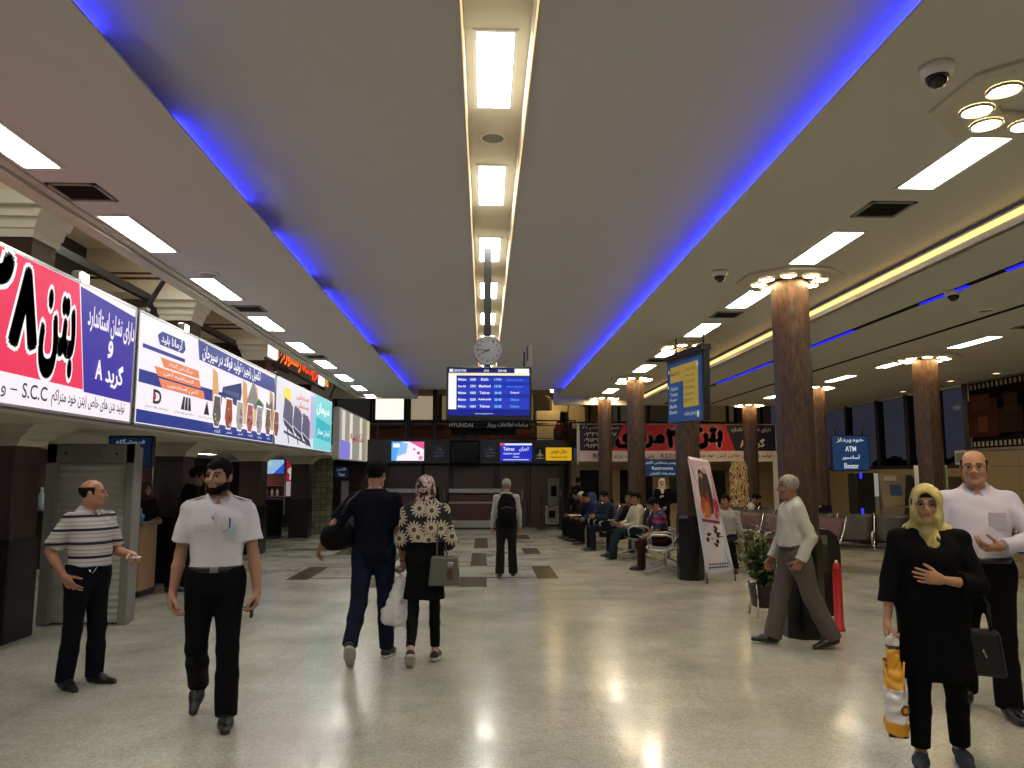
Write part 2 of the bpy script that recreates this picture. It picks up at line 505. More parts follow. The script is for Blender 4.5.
        for i, (off, ln, r0) in enumerate(((.030, (.044, .026, .022), .0092), (.0095, (.047, .03, .023), .0094), (-.0115, (.043, .028, .023), .009), (-.031, (.034, .021, .02), .0082))):
            kn = W+d*(.088-.006*abs(i-1))*k+t*off*k
            f.u(rc(W+t*off*.55*k+d*.01*k, kn, .0185*k, .0125*k), .018*k)
            p = kn; a = 0
            dd = nrm(d+t*math.tan(R(sp*(1.2-i))))
            for j, l in enumerate(ln):
                a += R(cu*(1.0, .95, .6)[j]*(1+.1*i)); q = p+(dd*math.cos(a)+n*math.sin(a))*l*k
                f.u(rc(p, q, (r0-.0008*j)*k, (r0-.0008*(j+1))*k), .004*k if j else .007*k); p = q
        b0 = W+d*.022*k+t*.022*k+n*.008*k; th = nrm(d*.62+t*.62+n*.4); b1 = b0+th*.046*k
        f.u(rc(b0, b1, .0155*k, .0115*k), .014*k); th2 = nrm(th+d*.55+n*.25); b2 = b1+th2*.033*k; f.u(rc(b1, b2, .0112*k, .0098*k), .006*k)
        f.u(rc(b2, b2+nrm(th2+n*.3+d*.2)*.024*k, .0098*k, .0078*k), .004*k)
    def body(s, tone='B98A6A', lips='8E5A4A', brow='20140E', beard=None, legs=True):
        J, k = s.J, s.k; f = Field()
        tab, _ = s.torso(); M = s.Rt
        f.u(loft(s.P, M, [(z, a*.9, b_*.88, c*.88, d) for z, a, b_, c, d in tab]), .0)
        f.u(rc(s.T((0, .02, .47)), s.hc+s.Rh @ V3(0, .018, -.055)*k, .056*k, .05*k), .03*k)
        fem = s.sex == 'f'; ar = .88 if fem else 1.0
        for c in 'LR':
            f.u(rc(s.T((0, .018, .475)), J['S'+c], .036*k, .038*k), .02*k)
            f.u(rc(J['S'+c], J['E'+c], .043*k*ar, .037*k*ar), .02*k)
            m = J['E'+c]*.68+J['W'+c]*.32
            f.u(rc(J['E'+c], m, .036*k*ar, .04*k*ar), .012*k).u(rc(m, J['W'+c], .04*k*ar, .025*k*ar), .012*k)
            s.hand(f, c)
            if legs:
                f.u(rc(J['H'+c], J['K'+c], .062*k, .04*k), .03*k); m = J['K'+c]*.65+J['A'+c]*.35
                f.u(rc(J['K'+c], m, .04*k, .042*k), .02*k).u(rc(m, J['A'+c], .042*k, .031*k), .02*k)
                f.u(rc(J['A'+c]-J['fu'+c]*.01*k, J['A'+c]+J['fd'+c]*.12*k-J['fu'+c]*.05*k, .03*k, .018*k), .02*k)
        hp = Field()
        for i, (p, kk) in enumerate(s.head_core()): f.u(p, .025*k if i == 0 else kk)
        for x in (-1, 1):
            f.s(ell(s.Hd((.031*x, -.098, .01)), (.02*k, .022*k, .013*k), s.Rh), .016*k)
            f.u(ell(s.Hd((.038*x, -.066, -.022)), (.022*k, .02*k, .02*k), s.Rh), .02*k)
            f.u(ell(s.Hd((.076*x, .012, -.004)), (.009*k, .019*k, .031*k), s.Rh), .006*k)
            f.u(rc(s.Hd((.012*x, -.083, .026)), s.Hd((.046*x, -.071, .028)), .008*k, .007*k), .012*k)
            f.u(ell(s.Hd((.012*x, -.096, -.026)), (.009*k, .011*k, .008*k), s.Rh), .006*k)
        f.u(rc(s.Hd((0, -.086, .018)), s.Hd((0, -.108, -.02)), .0085*k, .0115*k), .01*k)
        f.u(rc(s.Hd((-.018, -.084, -.05)), s.Hd((.018, -.084, -.05)), .0065*k, .0065*k), .006*k).u(rc(s.Hd((-.015, -.083, -.061)), s.Hd((.015, -.083, -.061)), .0075*k, .0075*k), .006*k)
        f.u(ell(s.Hd((0, -.078, -.094)), (.018*k, .014*k, .015*k), s.Rh), .015*k)
        base = np.array(lin(tone)[:3]); lc = np.array(lin(lips)[:3]); bc = np.array(lin(brow)[:3])
        def col(V):
            x, y, z = s.hl(V[:, 0], V[:, 1], V[:, 2]); c = np.tile(base, (len(V), 1)); ax = np.abs(x)
            def put(w, q): c[:] = c*(1-w[:, None])+q*w[:, None]
            if beard:
                hl_ = np.clip((-.028-z)/.012, 0, 1)*np.clip((.02-y)/.02, 0, 1)*(z > -.125)*np.clip((ax-.024)/.01+(np.abs(z+.075) < .012)*0+(z < -.066)+((z > -.046)*(ax < .03)), 0, 1)
                put(np.clip(hl_, 0, 1)*beard[1], np.array(lin(beard[0])[:3]))
            put(np.clip(1-((x/.022)**2+((z+.0555)/.0105)**2)**2, 0, 1)*(y < -.065)*.8, lc)
            put(np.clip(1.6-np.abs(z-.031+.12*np.maximum(ax-.034, 0))/.0055, 0, 1)*(ax > .012)*(ax < .05)*(y < -.05), bc)
            put(((ax-.032)**2/.015**2+((z-.008)/.006)**2 < 1)*(y < -.055)*.45, np.array((.05, .03, .02)))
            return c
        o = f.mesh('body', s.vox, skin_mat(), s.t, col)
        for x in (-1, 1):
            e = B().use(EYEW).lathe([(.0115*k*math.sin(PI*i/8)+1e-5, -.0115*k*math.cos(PI*i/8)) for i in range(9)], n=12, M=Matrix.Rotation(PI/2, 4, 'X'), caps=False)
            e.use(EYED).lathe([(.0078*k, .0098*k), (.0045*k, .0121*k), (1e-5, .0125*k)], n=10, M=Matrix.Rotation(PI/2, 4, 'X'), caps=False)
            ob = e.obj('eye', o); ob.matrix_local = Matrix.Translation(s.Hd((.031*x, -.0775, .009))) @ Matrix(s.Rh.tolist()).to_4x4()
        return o
    def hair(s, m, style='short', th=.011, name='hair'):
        hd, lo, hi = s.head_d(); k = s.k
        ys = [-.12, -.085, -.06, -.04, -.02, 0, .03, .055, .075, .12]
        zs = {'short': [.062, .064, .05, .03, -.03, .0, -.005, -.06, -.075, -.08], 'bald': [.2, .2, .2, .2, -.02, .0, -.005, -.06, -.075, -.08],
              'low': [.052, .056, .05, .03, -.03, .0, -.005, -.06, -.085, -.09], 'beard': None, 'long': [.06, .062, .03, -.02, -.09, -.12, -.13, -.14, -.14, -.14]}[style]
        chin = ell(s.Hd((0, -.078, -.094)), (.018*k, .014*k, .015*k), s.Rh)[0]
        def fn(X, Y, Z):
            x, y, z = s.hl(X, Y, Z); d = hd(X, Y, Z)
            up = np.clip((z+.02)/.1, 0, 1)
            n = .0022*np.sin(x*130+4*np.sin(z*60))*np.sin(y*110+3*np.sin(x*70))
            if style == 'beard':
                d = smin(d, chin(X, Y, Z), .015*k); r = d-.0035*k+n*.3*k
                zone = np.maximum(np.maximum(z+.03+.5*np.clip(-y-.02, 0, .06), y-.012), -(np.maximum(np.abs(x)-.024, -.063-z)))
                return np.maximum(r, zone*k*.9)
            r = d-(.004+(th-.004)*up)*k+n*k
            zone = np.interp(y, ys, zs)-z-(.012*np.cos(x*60) if style == 'short' else 0)*(y < -.05)
            if style == 'bald': zone = np.maximum(zone, z-.052-.45*np.clip(y-.02, -.05, .05)*0)
            return np.maximum(r, zone*k*.85)
        return Field().u((fn, lo-.02*k, hi+.02*k), 0).mesh(name, min(s.vox, .005), m, s.t)
    def top(s, m, name='shirt', sleeve=.55, hem=-.02, infl=.012, fold=.003, flare=0.0, taper=.052, wrist=.036, neck=.505, add=None, loose=0.0, rip=None, seed=0.0):
        """shirt or coat; sleeve 0..1 along the upper arm, 1..2 along the forearm"""
        J, k = s.J, s.k; f = Field()
        tab, _ = s.torso(bot=max(hem, -.1), add=add); T = dict((round(r[0]/k, 3), r) for r in tab)
        if hem > -.1: tab = [r for r in tab if r[0] > hem*k]+[(hem*k,)+tuple(np.interp(hem*k, [q[0] for q in s.torso()[0]], [q[j] for q in s.torso()[0]]) for j in range(1, 5))]
        else:
            b0 = tab[0]; tab = [(hem*k, b0[1]+flare*(-.1-hem)*k, b0[2]+flare*(-.1-hem)*k, b0[3]+flare*(-.1-hem)*k, b0[4])]+tab
        if loose: tab = [(z, a+loose*k*max(0, min(1, (.4-z/k)/.2, (z/k-.06)/.07 if hem > 0 else 1)), b+loose*k*max(0, min(1, (.36-z/k)/.2, (z/k-.06)/.07 if hem > 0 else 1)), c+loose*k*max(0, min(1, (.36-z/k)/.2, (z/k-.06)/.07 if hem > 0 else 1)), d) for z, a, b, c, d in tab]
        f.u(loft(s.P, s.Rt, tab, infl=infl*k, rip=rip), 0)
        fem = .9 if s.sex == 'f' else 1
        for c in 'LR':
            S, E, W = J['S'+c], J['E'+c], J['W'+c]
            f.u(rc(s.T((0, .018, .482)), S, (.03+infl)*k, (.036+infl)*k), .03*k)
            r0 = (.043+infl)*k*fem
            if sleeve <= 1: f.u(rc(S, S+(E-S)*sleeve, r0, (taper+infl)*k*fem, fb=True), .025*k)
            else:
                f.u(rc(S, E, r0, (taper-.008+infl)*k*fem), .03*k); q = sleeve-1
                f.u(rc(E, E+(W-E)*q, (taper-.008+infl)*k*fem, (wrist+infl*.6)*k*fem, fb=True), .014*k)
        if fold: f.fold(fold*k, 1/k, seed)
        npos, nn = s.T((0, -.012, neck)), s.Rt @ nrm(V3(0, -.42, .9))
        f.cut(lambda X, Y, Z: np.minimum((X-npos[0])*nn[0]+(Y-npos[1])*nn[1]+(Z-npos[2])*nn[2], .075*k-np.sqrt((X-npos[0])**2+(Y-npos[1])**2)) )
        s.shirt = f.mesh(name, max(s.vox, .006), m, s.t); return s.shirt
    def collar(s, m, name='collar'):
        k = s.k; b = B().use(m); g0, g1, g2 = [], [], []
        for i in range(25):
            a = -PI/2+.16+(2*PI-.32)*i/24; ca, sa = math.cos(a), math.sin(a); fr = max(0, -sa)
            tp = fr**8
            g0.append(s.T((.07*ca, .018+.064*sa, .495-.05*fr))); g1.append(s.T((.064*ca, .018+.06*sa-.01*fr, .556-.05*fr)))
            g2.append(s.T((.1*ca*(1+.5*tp), .014+.09*sa-.026*fr, .514-.066*fr-.03*tp)))
        b.sheet([[Vector(p) for p in r] for r in (g0, g1, g2)], .003)
        return b.obj(name, s.shirt)
    def trousers(s, m, name='trousers', infl=.014, hem=.062, fold=.0028, waist=.07, end=1.0, thigh=.088, knee=.064, seed=1.0, crotch=.03):
        J, k = s.J, s.k; f = Field()
        tab = [r for r in s.torso()[0] if r[0] < waist*k]+[(waist*k,)+tuple(np.interp(waist*k, [q[0] for q in s.torso()[0]], [q[j] for q in s.torso()[0]]) for j in range(1, 5))]
        f.u(loft(s.P, s.Rt, tab, infl=.011*k), 0)
        for c in 'LR':
            H_, K_, A_ = J['H'+c], J['K'+c], J['A'+c]; e = K_+(A_-K_)*end
            up = H_*.92+K_*.08
            f.u(rc(H_+V3(0, .0, .02*k), K_, (thigh+infl)*k, (knee-.006+infl*.7)*k), .05*k if s.sex == 'm' else .04*k)
            mid = K_*.6+e*.4
            f.u(rc(K_, mid, (knee-.004+infl*.6)*k, (knee*.55+hem*.45+.004)*k), .02*k).u(rc(mid, e, (knee*.55+hem*.45+.004)*k, hem*k, fb=True), .02*k)
        f.fold(fold*k, .6/k, seed)
        return f.mesh(name, max(s.vox, .0065), m, s.t)
    def shoes(s, m, sole=None, name='shoe', low=False):
        J, k = s.J, s.k
        for c in 'LR':
            A, fd, fu = J['A'+c], J['fd'+c], J['fu'+c]; sd = nrm(np.cross(fd, fu)); M = np.stack([sd, -fd, fu], 1)
            bt = A-fu*.073*k
            f = Field()
            f.u(rc(bt-fd*.03*k+fu*.036*k, bt+fd*.075*k+fu*.03*k, .04*k, .044*k), 0).u(rc(bt+fd*.07*k+fu*.026*k, bt+fd*.185*k+fu*.016*k, .044*k, .03*k), .03*k)
            if not low: f.u(rc(bt-fd*.012*k+fu*.05*k, bt-fd*.004*k+fu*.085*k, .04*k, .038*k, fb=True), .02*k).u(rc(bt-fd*.0*k+fu*.06*k, bt+fd*.10*k+fu*.032*k, .038*k, .036*k), .02*k)
            n, q = fu, bt
            f.cut(lambda X, Y, Z: -((X-q[0])*n[0]+(Y-q[1])*n[1]+(Z-q[2])*n[2]))
            o = f.mesh(name, .005 if s.vox < .0065 else .007, m, s.t)
            if sole is not None:
                g = Field(); e = .005*k
                g.u(rc(bt-fd*.03*k+fu*.012*k, bt+fd*.07*k+fu*.012*k, .042*k, .046*k), 0).u(rc(bt+fd*.07*k+fu*.012*k, bt+fd*.185*k+fu*.012*k, .046*k, .034*k), .02*k)
                g.cut(lambda X, Y, Z: np.abs((X-q[0])*n[0]+(Y-q[1])*n[1]+(Z-q[2])*n[2]-.010*k)-.0125*k)
                g.mesh('sole', .005 if s.vox < .0065 else .007, sole, o)
    def belt(s, m, buckle=None, z=.062, infl=.012):
        k = s.k; T_ = s.torso()[0]; g = [[], []]
        row = [np.interp(z*k, [q[0] for q in T_], [q[j] for q in T_]) for j in range(1, 5)]
        b = B().use(m); rows = []
        for zz in (z-.018, z+.018):
            r = []
            for i in range(37):
                a = 2*PI*i/36; y = math.sin(a); ry = row[1] if y < 0 else row[2]; ca = math.cos(a)
                pw = 2/2.3; r.append(Vector(s.T((0, 0, zz))+s.Rt @ V3((row[0]+infl*k)*math.copysign(abs(ca)**pw, ca), row[3]+(ry+infl*k)*math.copysign(abs(y)**pw, y), 0)))
            rows.append(r)
        b.sheet(rows, .004); o = b.obj('belt', s.t)
        if buckle is not None:
            q = s.T((0, 0, z))+s.Rt @ V3(0, row[3]-row[1]-(infl+.006)*k, 0)
            ob = B().use(buckle).box((0, 0, 0), (.05*k, .008*k, .036*k), .003).obj('belt_buckle', o); ob.matrix_local = Matrix.Translation(q) @ Matrix(s.Rt.tolist()).to_4x4()
    def glasses(s, m, dark=None):
        k = s.k; b = B().use(m)
        for x in (-1, 1):
            pts = [s.Hd((.033*x+.024*math.cos(2*PI*i/16), -.098+.012*abs(.033*x+.024*math.cos(2*PI*i/16))/.057, .006+.017*math.sin(2*PI*i/16))) for i in range(16)]
            b.tube(pts, .0016, 5, closed=True)
            b.tube([s.Hd((.057*x, -.086, .012)), s.Hd((.076*x, -.04, .012)), s.Hd((.078*x, .01, .012))], .0016, 5)
        b.tube([s.Hd((-.009, -.098, .01)), s.Hd((0, -.101, .014)), s.Hd((.009, -.098, .01))], .0016, 5)
        return b.obj('glasses', s.t)
    def scarf(s, m, th=.016, name='headscarf', open_=(.06, .1, .088), oc=(0, -.13, -.012), drape=True, tail=False, fold=.003):
        hd, lo, hi = s.head_d(); k = s.k; f = Field()
        f.u((lambda X, Y, Z: hd(X, Y, Z)-th*k, lo-.03*k, hi+.03*k), 0)
        f.u(ell(s.Hd((0, .04, -.02)), (.075*k, .075*k, .1*k), s.Rh), .04*k)
        if drape:
            f.u(rc(s.Hd((0, .015, -.07)), s.T((0, .012, .475)), .075*k, .1*k), .05*k)
            f.u(rc(s.T((-.1, .02, .475)), s.T((.1, .02, .475)), .055*k, .055*k), .05*k)
        if tail:
            f.u(rc(s.T((.0, -.09, .47)), s.T((.03, -.135, .30)), .045*k, .025*k, w=s.Rt[:, 1], wf=.5), .03*k); f.u(rc(s.T((.02, -.1, .46)), s.T((-.035, -.14, .27)), .035*k, .02*k, w=s.Rt[:, 1], wf=.5), .02*k)
        f.fold(fold*k, 1.6/k, .7)
        f.s(ell(s.Hd(oc), [a*k for a in open_], s.Rh), .006*k)
        return f.mesh(name, max(s.vox*.9, .005), m, s.t)
EYEW, EYED = mat('eye_white', '746C62', .4), mat('eye_dark', '1A0F0A', .2)
# ------------------------------------------------------------------ surfaces of the hall
def floor_mat():
    m = bpy.data.materials.new('terrazzo'); m.use_nodes = True; nt = m.node_tree; b = nt.nodes['Principled BSDF']
    L = nt.links.new
    tc = nt.nodes.new('ShaderNodeTexCoord')
    br = nt.nodes.new('ShaderNodeTexBrick'); br.offset = 0; br.inputs['Scale'].default_value = 1
    br.inputs['Brick Width'].default_value = .8; br.inputs['Row Height'].default_value = .8
    br.inputs['Mortar Size'].default_value = .0025; br.inputs['Bias'].default_value = 0
    br.inputs['Color1'].default_value = (.585, .585, .585, 1); br.inputs['Color2'].default_value = (.675, .675, .675, 1); br.inputs['Mortar'].default_value = (.45, .45, .45, 1)
    L(tc.outputs['Object'], br.inputs['Vector'])
    big = nt.nodes.new('ShaderNodeTexNoise'); big.inputs['Scale'].default_value = .9; big.inputs['Detail'].default_value = 6; big.inputs['Roughness'].default_value = .65
    L(tc.outputs['Object'], big.inputs['Vector'])
    r1 = nt.nodes.new('ShaderNodeValToRGB'); r1.color_ramp.elements[0].position = .3; r1.color_ramp.elements[1].position = .72
    r1.color_ramp.elements[0].color = lin('9A988A'); r1.color_ramp.elements[1].color = lin('C3C1B2')
    L(big.outputs['Fac'], r1.inputs['Fac'])
    mul = nt.nodes.new('ShaderNodeMix'); mul.data_type = 'RGBA'; mul.blend_type = 'MULTIPLY'; mul.inputs[0].default_value = .75
    L(r1.outputs['Color'], mul.inputs[6])
    sc = nt.nodes.new('ShaderNodeVectorMath'); sc.operation = 'SCALE'; sc.inputs['Scale'].default_value = 1.45
    L(br.outputs['Color'], sc.inputs[0]); L(sc.outputs['Vector'], mul.inputs[7])
    sp = nt.nodes.new('ShaderNodeTexVoronoi'); sp.inputs['Scale'].default_value = 95
    L(tc.outputs['Object'], sp.inputs['Vector'])
    bw = nt.nodes.new('ShaderNodeSeparateColor'); L(sp.outputs['Color'], bw.inputs['Color'])
    r2 = nt.nodes.new('ShaderNodeValToRGB'); r2.color_ramp.elements[0].color = (.42, .42, .4, 1); r2.color_ramp.elements[1].color = (1.25, 1.25, 1.22, 1)
    r2.color_ramp.elements[0].position = .05; r2.color_ramp.elements[1].position = .75
    L(bw.outputs[0], r2.inputs['Fac'])
    m2 = nt.nodes.new('ShaderNodeMix'); m2.data_type = 'RGBA'; m2.blend_type = 'MULTIPLY'; m2.inputs[0].default_value = .38
    L(mul.outputs[2], m2.inputs[6]); L(r2.outputs['Color'], m2.inputs[7]); L(m2.outputs[2], b.inputs['Base Color'])
    rn = nt.nodes.new('ShaderNodeTexNoise'); rn.inputs['Scale'].default_value = 1.6; rn.inputs['Detail'].default_value = 5
    L(tc.outputs['Object'], rn.inputs['Vector'])
    mr = nt.nodes.new('ShaderNodeMapRange'); mr.inputs['From Min'].default_value = .3; mr.inputs['From Max'].default_value = .7; mr.inputs['To Min'].default_value = .13; mr.inputs['To Max'].default_value = .27
    L(rn.outputs['Fac'], mr.inputs['Value']); L(mr.outputs['Result'], b.inputs['Roughness'])
    b.inputs['Specular IOR Level'].default_value = .62
    bn = nt.nodes.new('ShaderNodeTexNoise'); bn.inputs['Scale'].default_value = 5
    L(tc.outputs['Object'], bn.inputs['Vector'])
    bp = nt.nodes.new('ShaderNodeBump'); bp.inputs['Strength'].default_value = .04; bp.inputs['Distance'].default_value = .02
    L(bn.outputs['Fac'], bp.inputs['Height']); L(bp.outputs['Normal'], b.inputs['Normal'])
    return m

def granite_mat(name, c0, c1, rough=.35, scale=(30, 30, 9)):
    m = bpy.data.materials.new(name); m.use_nodes = True; nt = m.node_tree; b = nt.nodes['Principled BSDF']; L = nt.links.new
    tc = nt.nodes.new('ShaderNodeTexCoord'); mp = nt.nodes.new('ShaderNodeMapping'); mp.inputs['Scale'].default_value = scale
    L(tc.outputs['Object'], mp.inputs['Vector'])
    n = nt.nodes.new('ShaderNodeTexNoise'); n.inputs['Scale'].default_value = 1; n.inputs['Detail'].default_value = 8; n.inputs['Roughness'].default_value = .7
    L(mp.outputs['Vector'], n.inputs['Vector'])
    r = nt.nodes.new('ShaderNodeValToRGB'); r.color_ramp.elements[0].position = .35; r.color_ramp.elements[1].position = .68
    r.color_ramp.elements[0].color = lin(c0); r.color_ramp.elements[1].color = lin(c1)
    L(n.outputs['Fac'], r.inputs['Fac']); L(r.outputs['Color'], b.inputs['Base Color']); b.inputs['Roughness'].default_value = rough
    return m

def tile_mat(name, c0, c1, mortar, w=.6, h=.3, rough=.35, axis='xz'):
    m = bpy.data.materials.new(name); m.use_nodes = True; nt = m.node_tree; b = nt.nodes['Principled BSDF']; L = nt.links.new
    tc = nt.nodes.new('ShaderNodeTexCoord'); sp = nt.nodes.new('ShaderNodeSeparateXYZ'); cb = nt.nodes.new('ShaderNodeCombineXYZ')
    L(tc.outputs['Object'], sp.inputs[0])
    L(sp.outputs['X' if axis[0] == 'x' else 'Y'], cb.inputs['X']); L(sp.outputs['Z'], cb.inputs['Y'])
    br = nt.nodes.new('ShaderNodeTexBrick'); br.offset = 0; br.inputs['Scale'].default_value = 1
    br.inputs['Brick Width'].default_value = w; br.inputs['Row Height'].default_value = h; br.inputs['Mortar Size'].default_value = .006
    br.inputs['Color1'].default_value = lin(c0); br.inputs['Color2'].default_value = lin(c1); br.inputs['Mortar'].default_value = lin(mortar)
    L(cb.outputs[0], br.inputs['Vector']); L(br.outputs['Color'], b.inputs['Base Color']); b.inputs['Roughness'].default_value = rough
    return m

PLASTER = mat('ceiling_plaster', 'C2C0BF', .85, bump=.05, bscale=18)
PLASTER2 = mat('ceiling_plaster_olive', 'C0BEB2', .85, bump=.05, bscale=18)
SLOTC = mat('slot_plaster', 'CFC8B8', .8)
CREAM = mat('cream_plaster', 'C3B49A', .85)
SOFFIT = mat('soffit_white', 'BDB9A8', .8)
DARKWOOD = mat('dark_wood', '2A1A13', .45, var=.35, vscale=6, stretch=(6, 6, .6))
REDWOOD = mat('red_brown_panel', '4A2418', .5, var=.3, vscale=5, stretch=(5, 5, .5))
BLACK = mat('black_paint', '0B0B0C', .4)
BLACKM = mat('black_matt', '0A0A0A', .8)
CHROME = mat('chrome', 'C8C8C8', .22, 1)
STEEL = mat('brushed_steel', '9A9A98', .35, 1)
WHITE = mat('white_paint', 'D8D6D0', .5)
GREYP = mat('grey_paint', '77776F', .5)
ALU = mat('aluminium_frame', 'A9A9A6', .4, .9)
GRANITE = granite_mat('brown_granite', '25190F', '5A4230', .4)
BLKGRAN = granite_mat('black_granite', '070707', '15110F', .25)
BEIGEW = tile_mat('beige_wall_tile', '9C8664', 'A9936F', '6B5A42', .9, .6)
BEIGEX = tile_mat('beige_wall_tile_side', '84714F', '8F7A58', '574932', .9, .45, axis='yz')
GLASSD = mat('dark_glass', '14171A', .08, spec=.6)
FLOOR = floor_mat()

Y0, Y1, YB = -6.0, 20.7, 25.0
# floor
structure(bx('floor', FLOOR, (.6, 10.5, -.05), (22, 35, .1)))
DARKST = mat('dark_inlay_stone', '55503F', .22, var=.25, vscale=4)
b = B().use(DARKST)
def fl(x0, y0, x1, y1, m=None):
    b.use(m or DARKST); b.box(((x0+x1)/2, (y0+y1)/2, .001), (x1-x0, y1-y0, .002))
for s in (1, -1):
    def fm(x0, y0, x1, y1, m=None):
        a, c = (-.95+s*(x0+.95), -.95+s*(x1+.95)); fl(min(a, c), y0, max(a, c), y1, m)
    fm(.86, 12.45, 1.2, 14.2); fm(.05, 12.6, .86, 12.68); fm(.05, 14.12, .86, 14.2)
    fm(-.36, 11.58, .05, 12.7); fm(-.24, 14.2, .06, 16.55); fm(.85, 16.3, 1.2, 17.62); fm(.06, 16.5, .85, 16.56); fm(.06, 17.56, .85, 17.62)
    fm(-.22, 17.62, .1, 20.4); fm(.6, 20.0, 1.2, 21.4); fm(-.95, 11.58, -.36, 11.64); fm(-.95, 14.14, -.24, 14.2); fm(-.95, 16.5, -.24, 16.56); fm(-.95, 12.62, -.36, 12.68)
fl(-5.9, 14.6, -4.6, 14.95); fl(-4.4, 17.2, -3.4, 17.5)
structure(b.obj('floor_inlay'))

# ceilings ---------------------------------------------------------
def slab(name, m, x0, x1, y0, y1, z0, z1):
    return structure(bx(name, m, ((x0+x1)/2, (y0+y1)/2, (z0+z1)/2), (abs(x1-x0), abs(y1-y0), abs(z1-z0))))
slab('ceiling', PLASTER, -3.32, -1.85, Y0, Y1, 3.73, 3.745)              # lower border, left
slab('ceiling', PLASTER2, 1.95, 4.13, Y0, Y1, 3.73, 3.745)              # lower border, right
slab('ceiling', PLASTER2, 4.13, 10.4, Y0, Y1+.3, 3.56, 3.62)
slab('ceiling', PLASTER, -2.45, -.13, Y0, Y1, 3.95, 4.0)               # raised middle
slab('ceiling', PLASTER, .27, 2.5, Y0, Y1, 3.95, 4.0)
slab('ceiling', SLOTC, -.2, .34, Y0, Y1, 4.29, 4.34)                   # slot top
slab('trim_1', SLOTC, -.17, -.13, Y0, Y1, 3.95, 4.3)
slab('trim_2', SLOTC, .27, .31, Y0, Y1, 3.95, 4.3)
slab('trim_3', PLASTER, -2.5, -2.45, Y0, Y1, 3.75, 4.0)
slab('trim_4', PLASTER, 2.5, 2.55, Y0, Y1, 3.75, 4.0)
slab('trim_5', PLASTER2, 4.1, 4.16, Y0, Y1, 3.56, 3.69)                # step down at the right
slab('trim_6', SOFFIT, -3.44, -3.3, Y0, Y1, 3.70, 3.86)                # edge beam left
slab('trim_7', SOFFIT, -3.24, -3.2, Y0, Y1, 3.715, 3.74)
slab('trim_8', PLASTER, -10.2, -1.8, Y1, Y1+.12, 3.68, 5.3)
slab('trim_9', PLASTER, -1.85, 1.95, Y1, Y1+.12, 3.94, 5.3)
slab('trim_10', PLASTER, 1.9, 10.3, Y1+.28, Y1+.4, 3.55, 5.3)
slab('trim_11', BLACKM, 6.12, 6.17, Y0, Y1, 3.548, 3.562)
slab('trim_12', BLACKM, 4.885, 4.955, Y0, Y1, 3.55, 3.562)
slab('ceiling', mat('back_ceiling', '6A6255', .9), -11, 10.4, Y1, 28, 5.25, 5.3)
slab('ceiling', CREAM, -6.4, -3.4, Y0, Y1, 5.2, 5.25)                  # taller bay at the left
slab('trim_13', CREAM, -3.44, -3.38, Y0, Y1, 3.79, 5.2)
# walls ------------------------------------------------------------
slab('wall_left', CREAM, -6.45, -6.3, Y0, 10.8, 2.4, 5.25)
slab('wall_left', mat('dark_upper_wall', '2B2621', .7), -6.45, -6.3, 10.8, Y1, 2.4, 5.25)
slab('wall_left', REDWOOD, -8.6, -8.5, Y0, YB, 0, 2.2)
slab('ceiling', SOFFIT, -8.6, -3.86, Y0, 24.6, 2.13, 2.4)              # gallery floor seen from below
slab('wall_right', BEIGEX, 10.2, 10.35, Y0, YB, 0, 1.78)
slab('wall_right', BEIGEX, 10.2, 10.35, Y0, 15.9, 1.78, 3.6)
slab('wall_front', mat('front_wall', '8A8478', .8), -8.6, 10.3, Y0-.1, Y0, 0, 5.3)
slab('wall_back', mat('far_doors_wall', '251B14', .5, var=.2, vscale=3), -8.6, 2.85, YB, YB+.1, 0, 2.05)
slab('wall_back', BEIGEW, 2.85, 10.4, 24.1, 24.2, 0, 2.1)
slab('wall_back', BEIGEW, 2.75, 2.87, 24.1, YB+.1, 0, 2.05)
slab('floor', mat('gallery_slab', '2A231D', .6), -8.6, 10.4, YB, 27.7, 2.6, 2.74)
slab('wall_back', mat('gallery_wall', '7A3F22', .6, var=.15), -8.6, 10.4, 27.5, 27.6, 2.7, 3.42)
slab('wall_back', mat('gallery_wall_top', '8A7A5E', .7), -8.6, 10.4, 27.5, 27.6, 3.42, 5.3)
slab('trim_14', mat('gallery_ledge', 'D8C3A0', .6), -8.6, 2.85, 27.42, 27.5, 3.42, 3.5)
# cross beams of the tall left bay
for i, y in enumerate((8.05, 12.35, 16.55)):
    bb = B().use(CREAM).box((-4.9, y, 4.86), (2.8, .5, .72)).use(REDWOOD).box((-4.9, y-.255, 4.72), (2.8, .02, .035)).box((-4.9, y-.255, 4.80), (2.8, .02, .03))
    structure(bb.obj('trim_%d' % (15+i)))
rail = B().use(BLACK).box((-5.25, 8.5, 4.38), (.08, 26, .11)).box((-5.25, 8.5, 4.02), (.04, 26, .04))
structure(rail.obj('trim_18'))
# far doors: frames standing proud of the dark wall
b = B().use(mat('door_leaf', '3A2A1E', .45, var=.25, vscale=4, stretch=(8, 8, .6)))
dn = 0
for x0, x1 in ((-4.3, -3.2), (-3.05, -2.0), (-1.9, -1.15), (-.95, .35), (.5, 1.35), (1.5, 2.6)):
    dn += 1
    d = B().use(MATS['door_leaf']).box(((x0+x1)/2, YB-.03, .98), (x1-x0, .05, 1.96), .01)
    d = structure(d.obj('door_%d' % dn))
    structure(B().use(BLACK).box((x0-.04, YB-.05, 1.0), (.06, .09, 2.0)).box((x1+.04, YB-.05, 1.0), (.06, .09, 2.0)).obj('door_frame', d))
    structure(B().use(STEEL).box(((x1-.12), YB-.07, 1.0), (.03, .03, .3), .006).obj('door_handle', d))
b.bm.free()
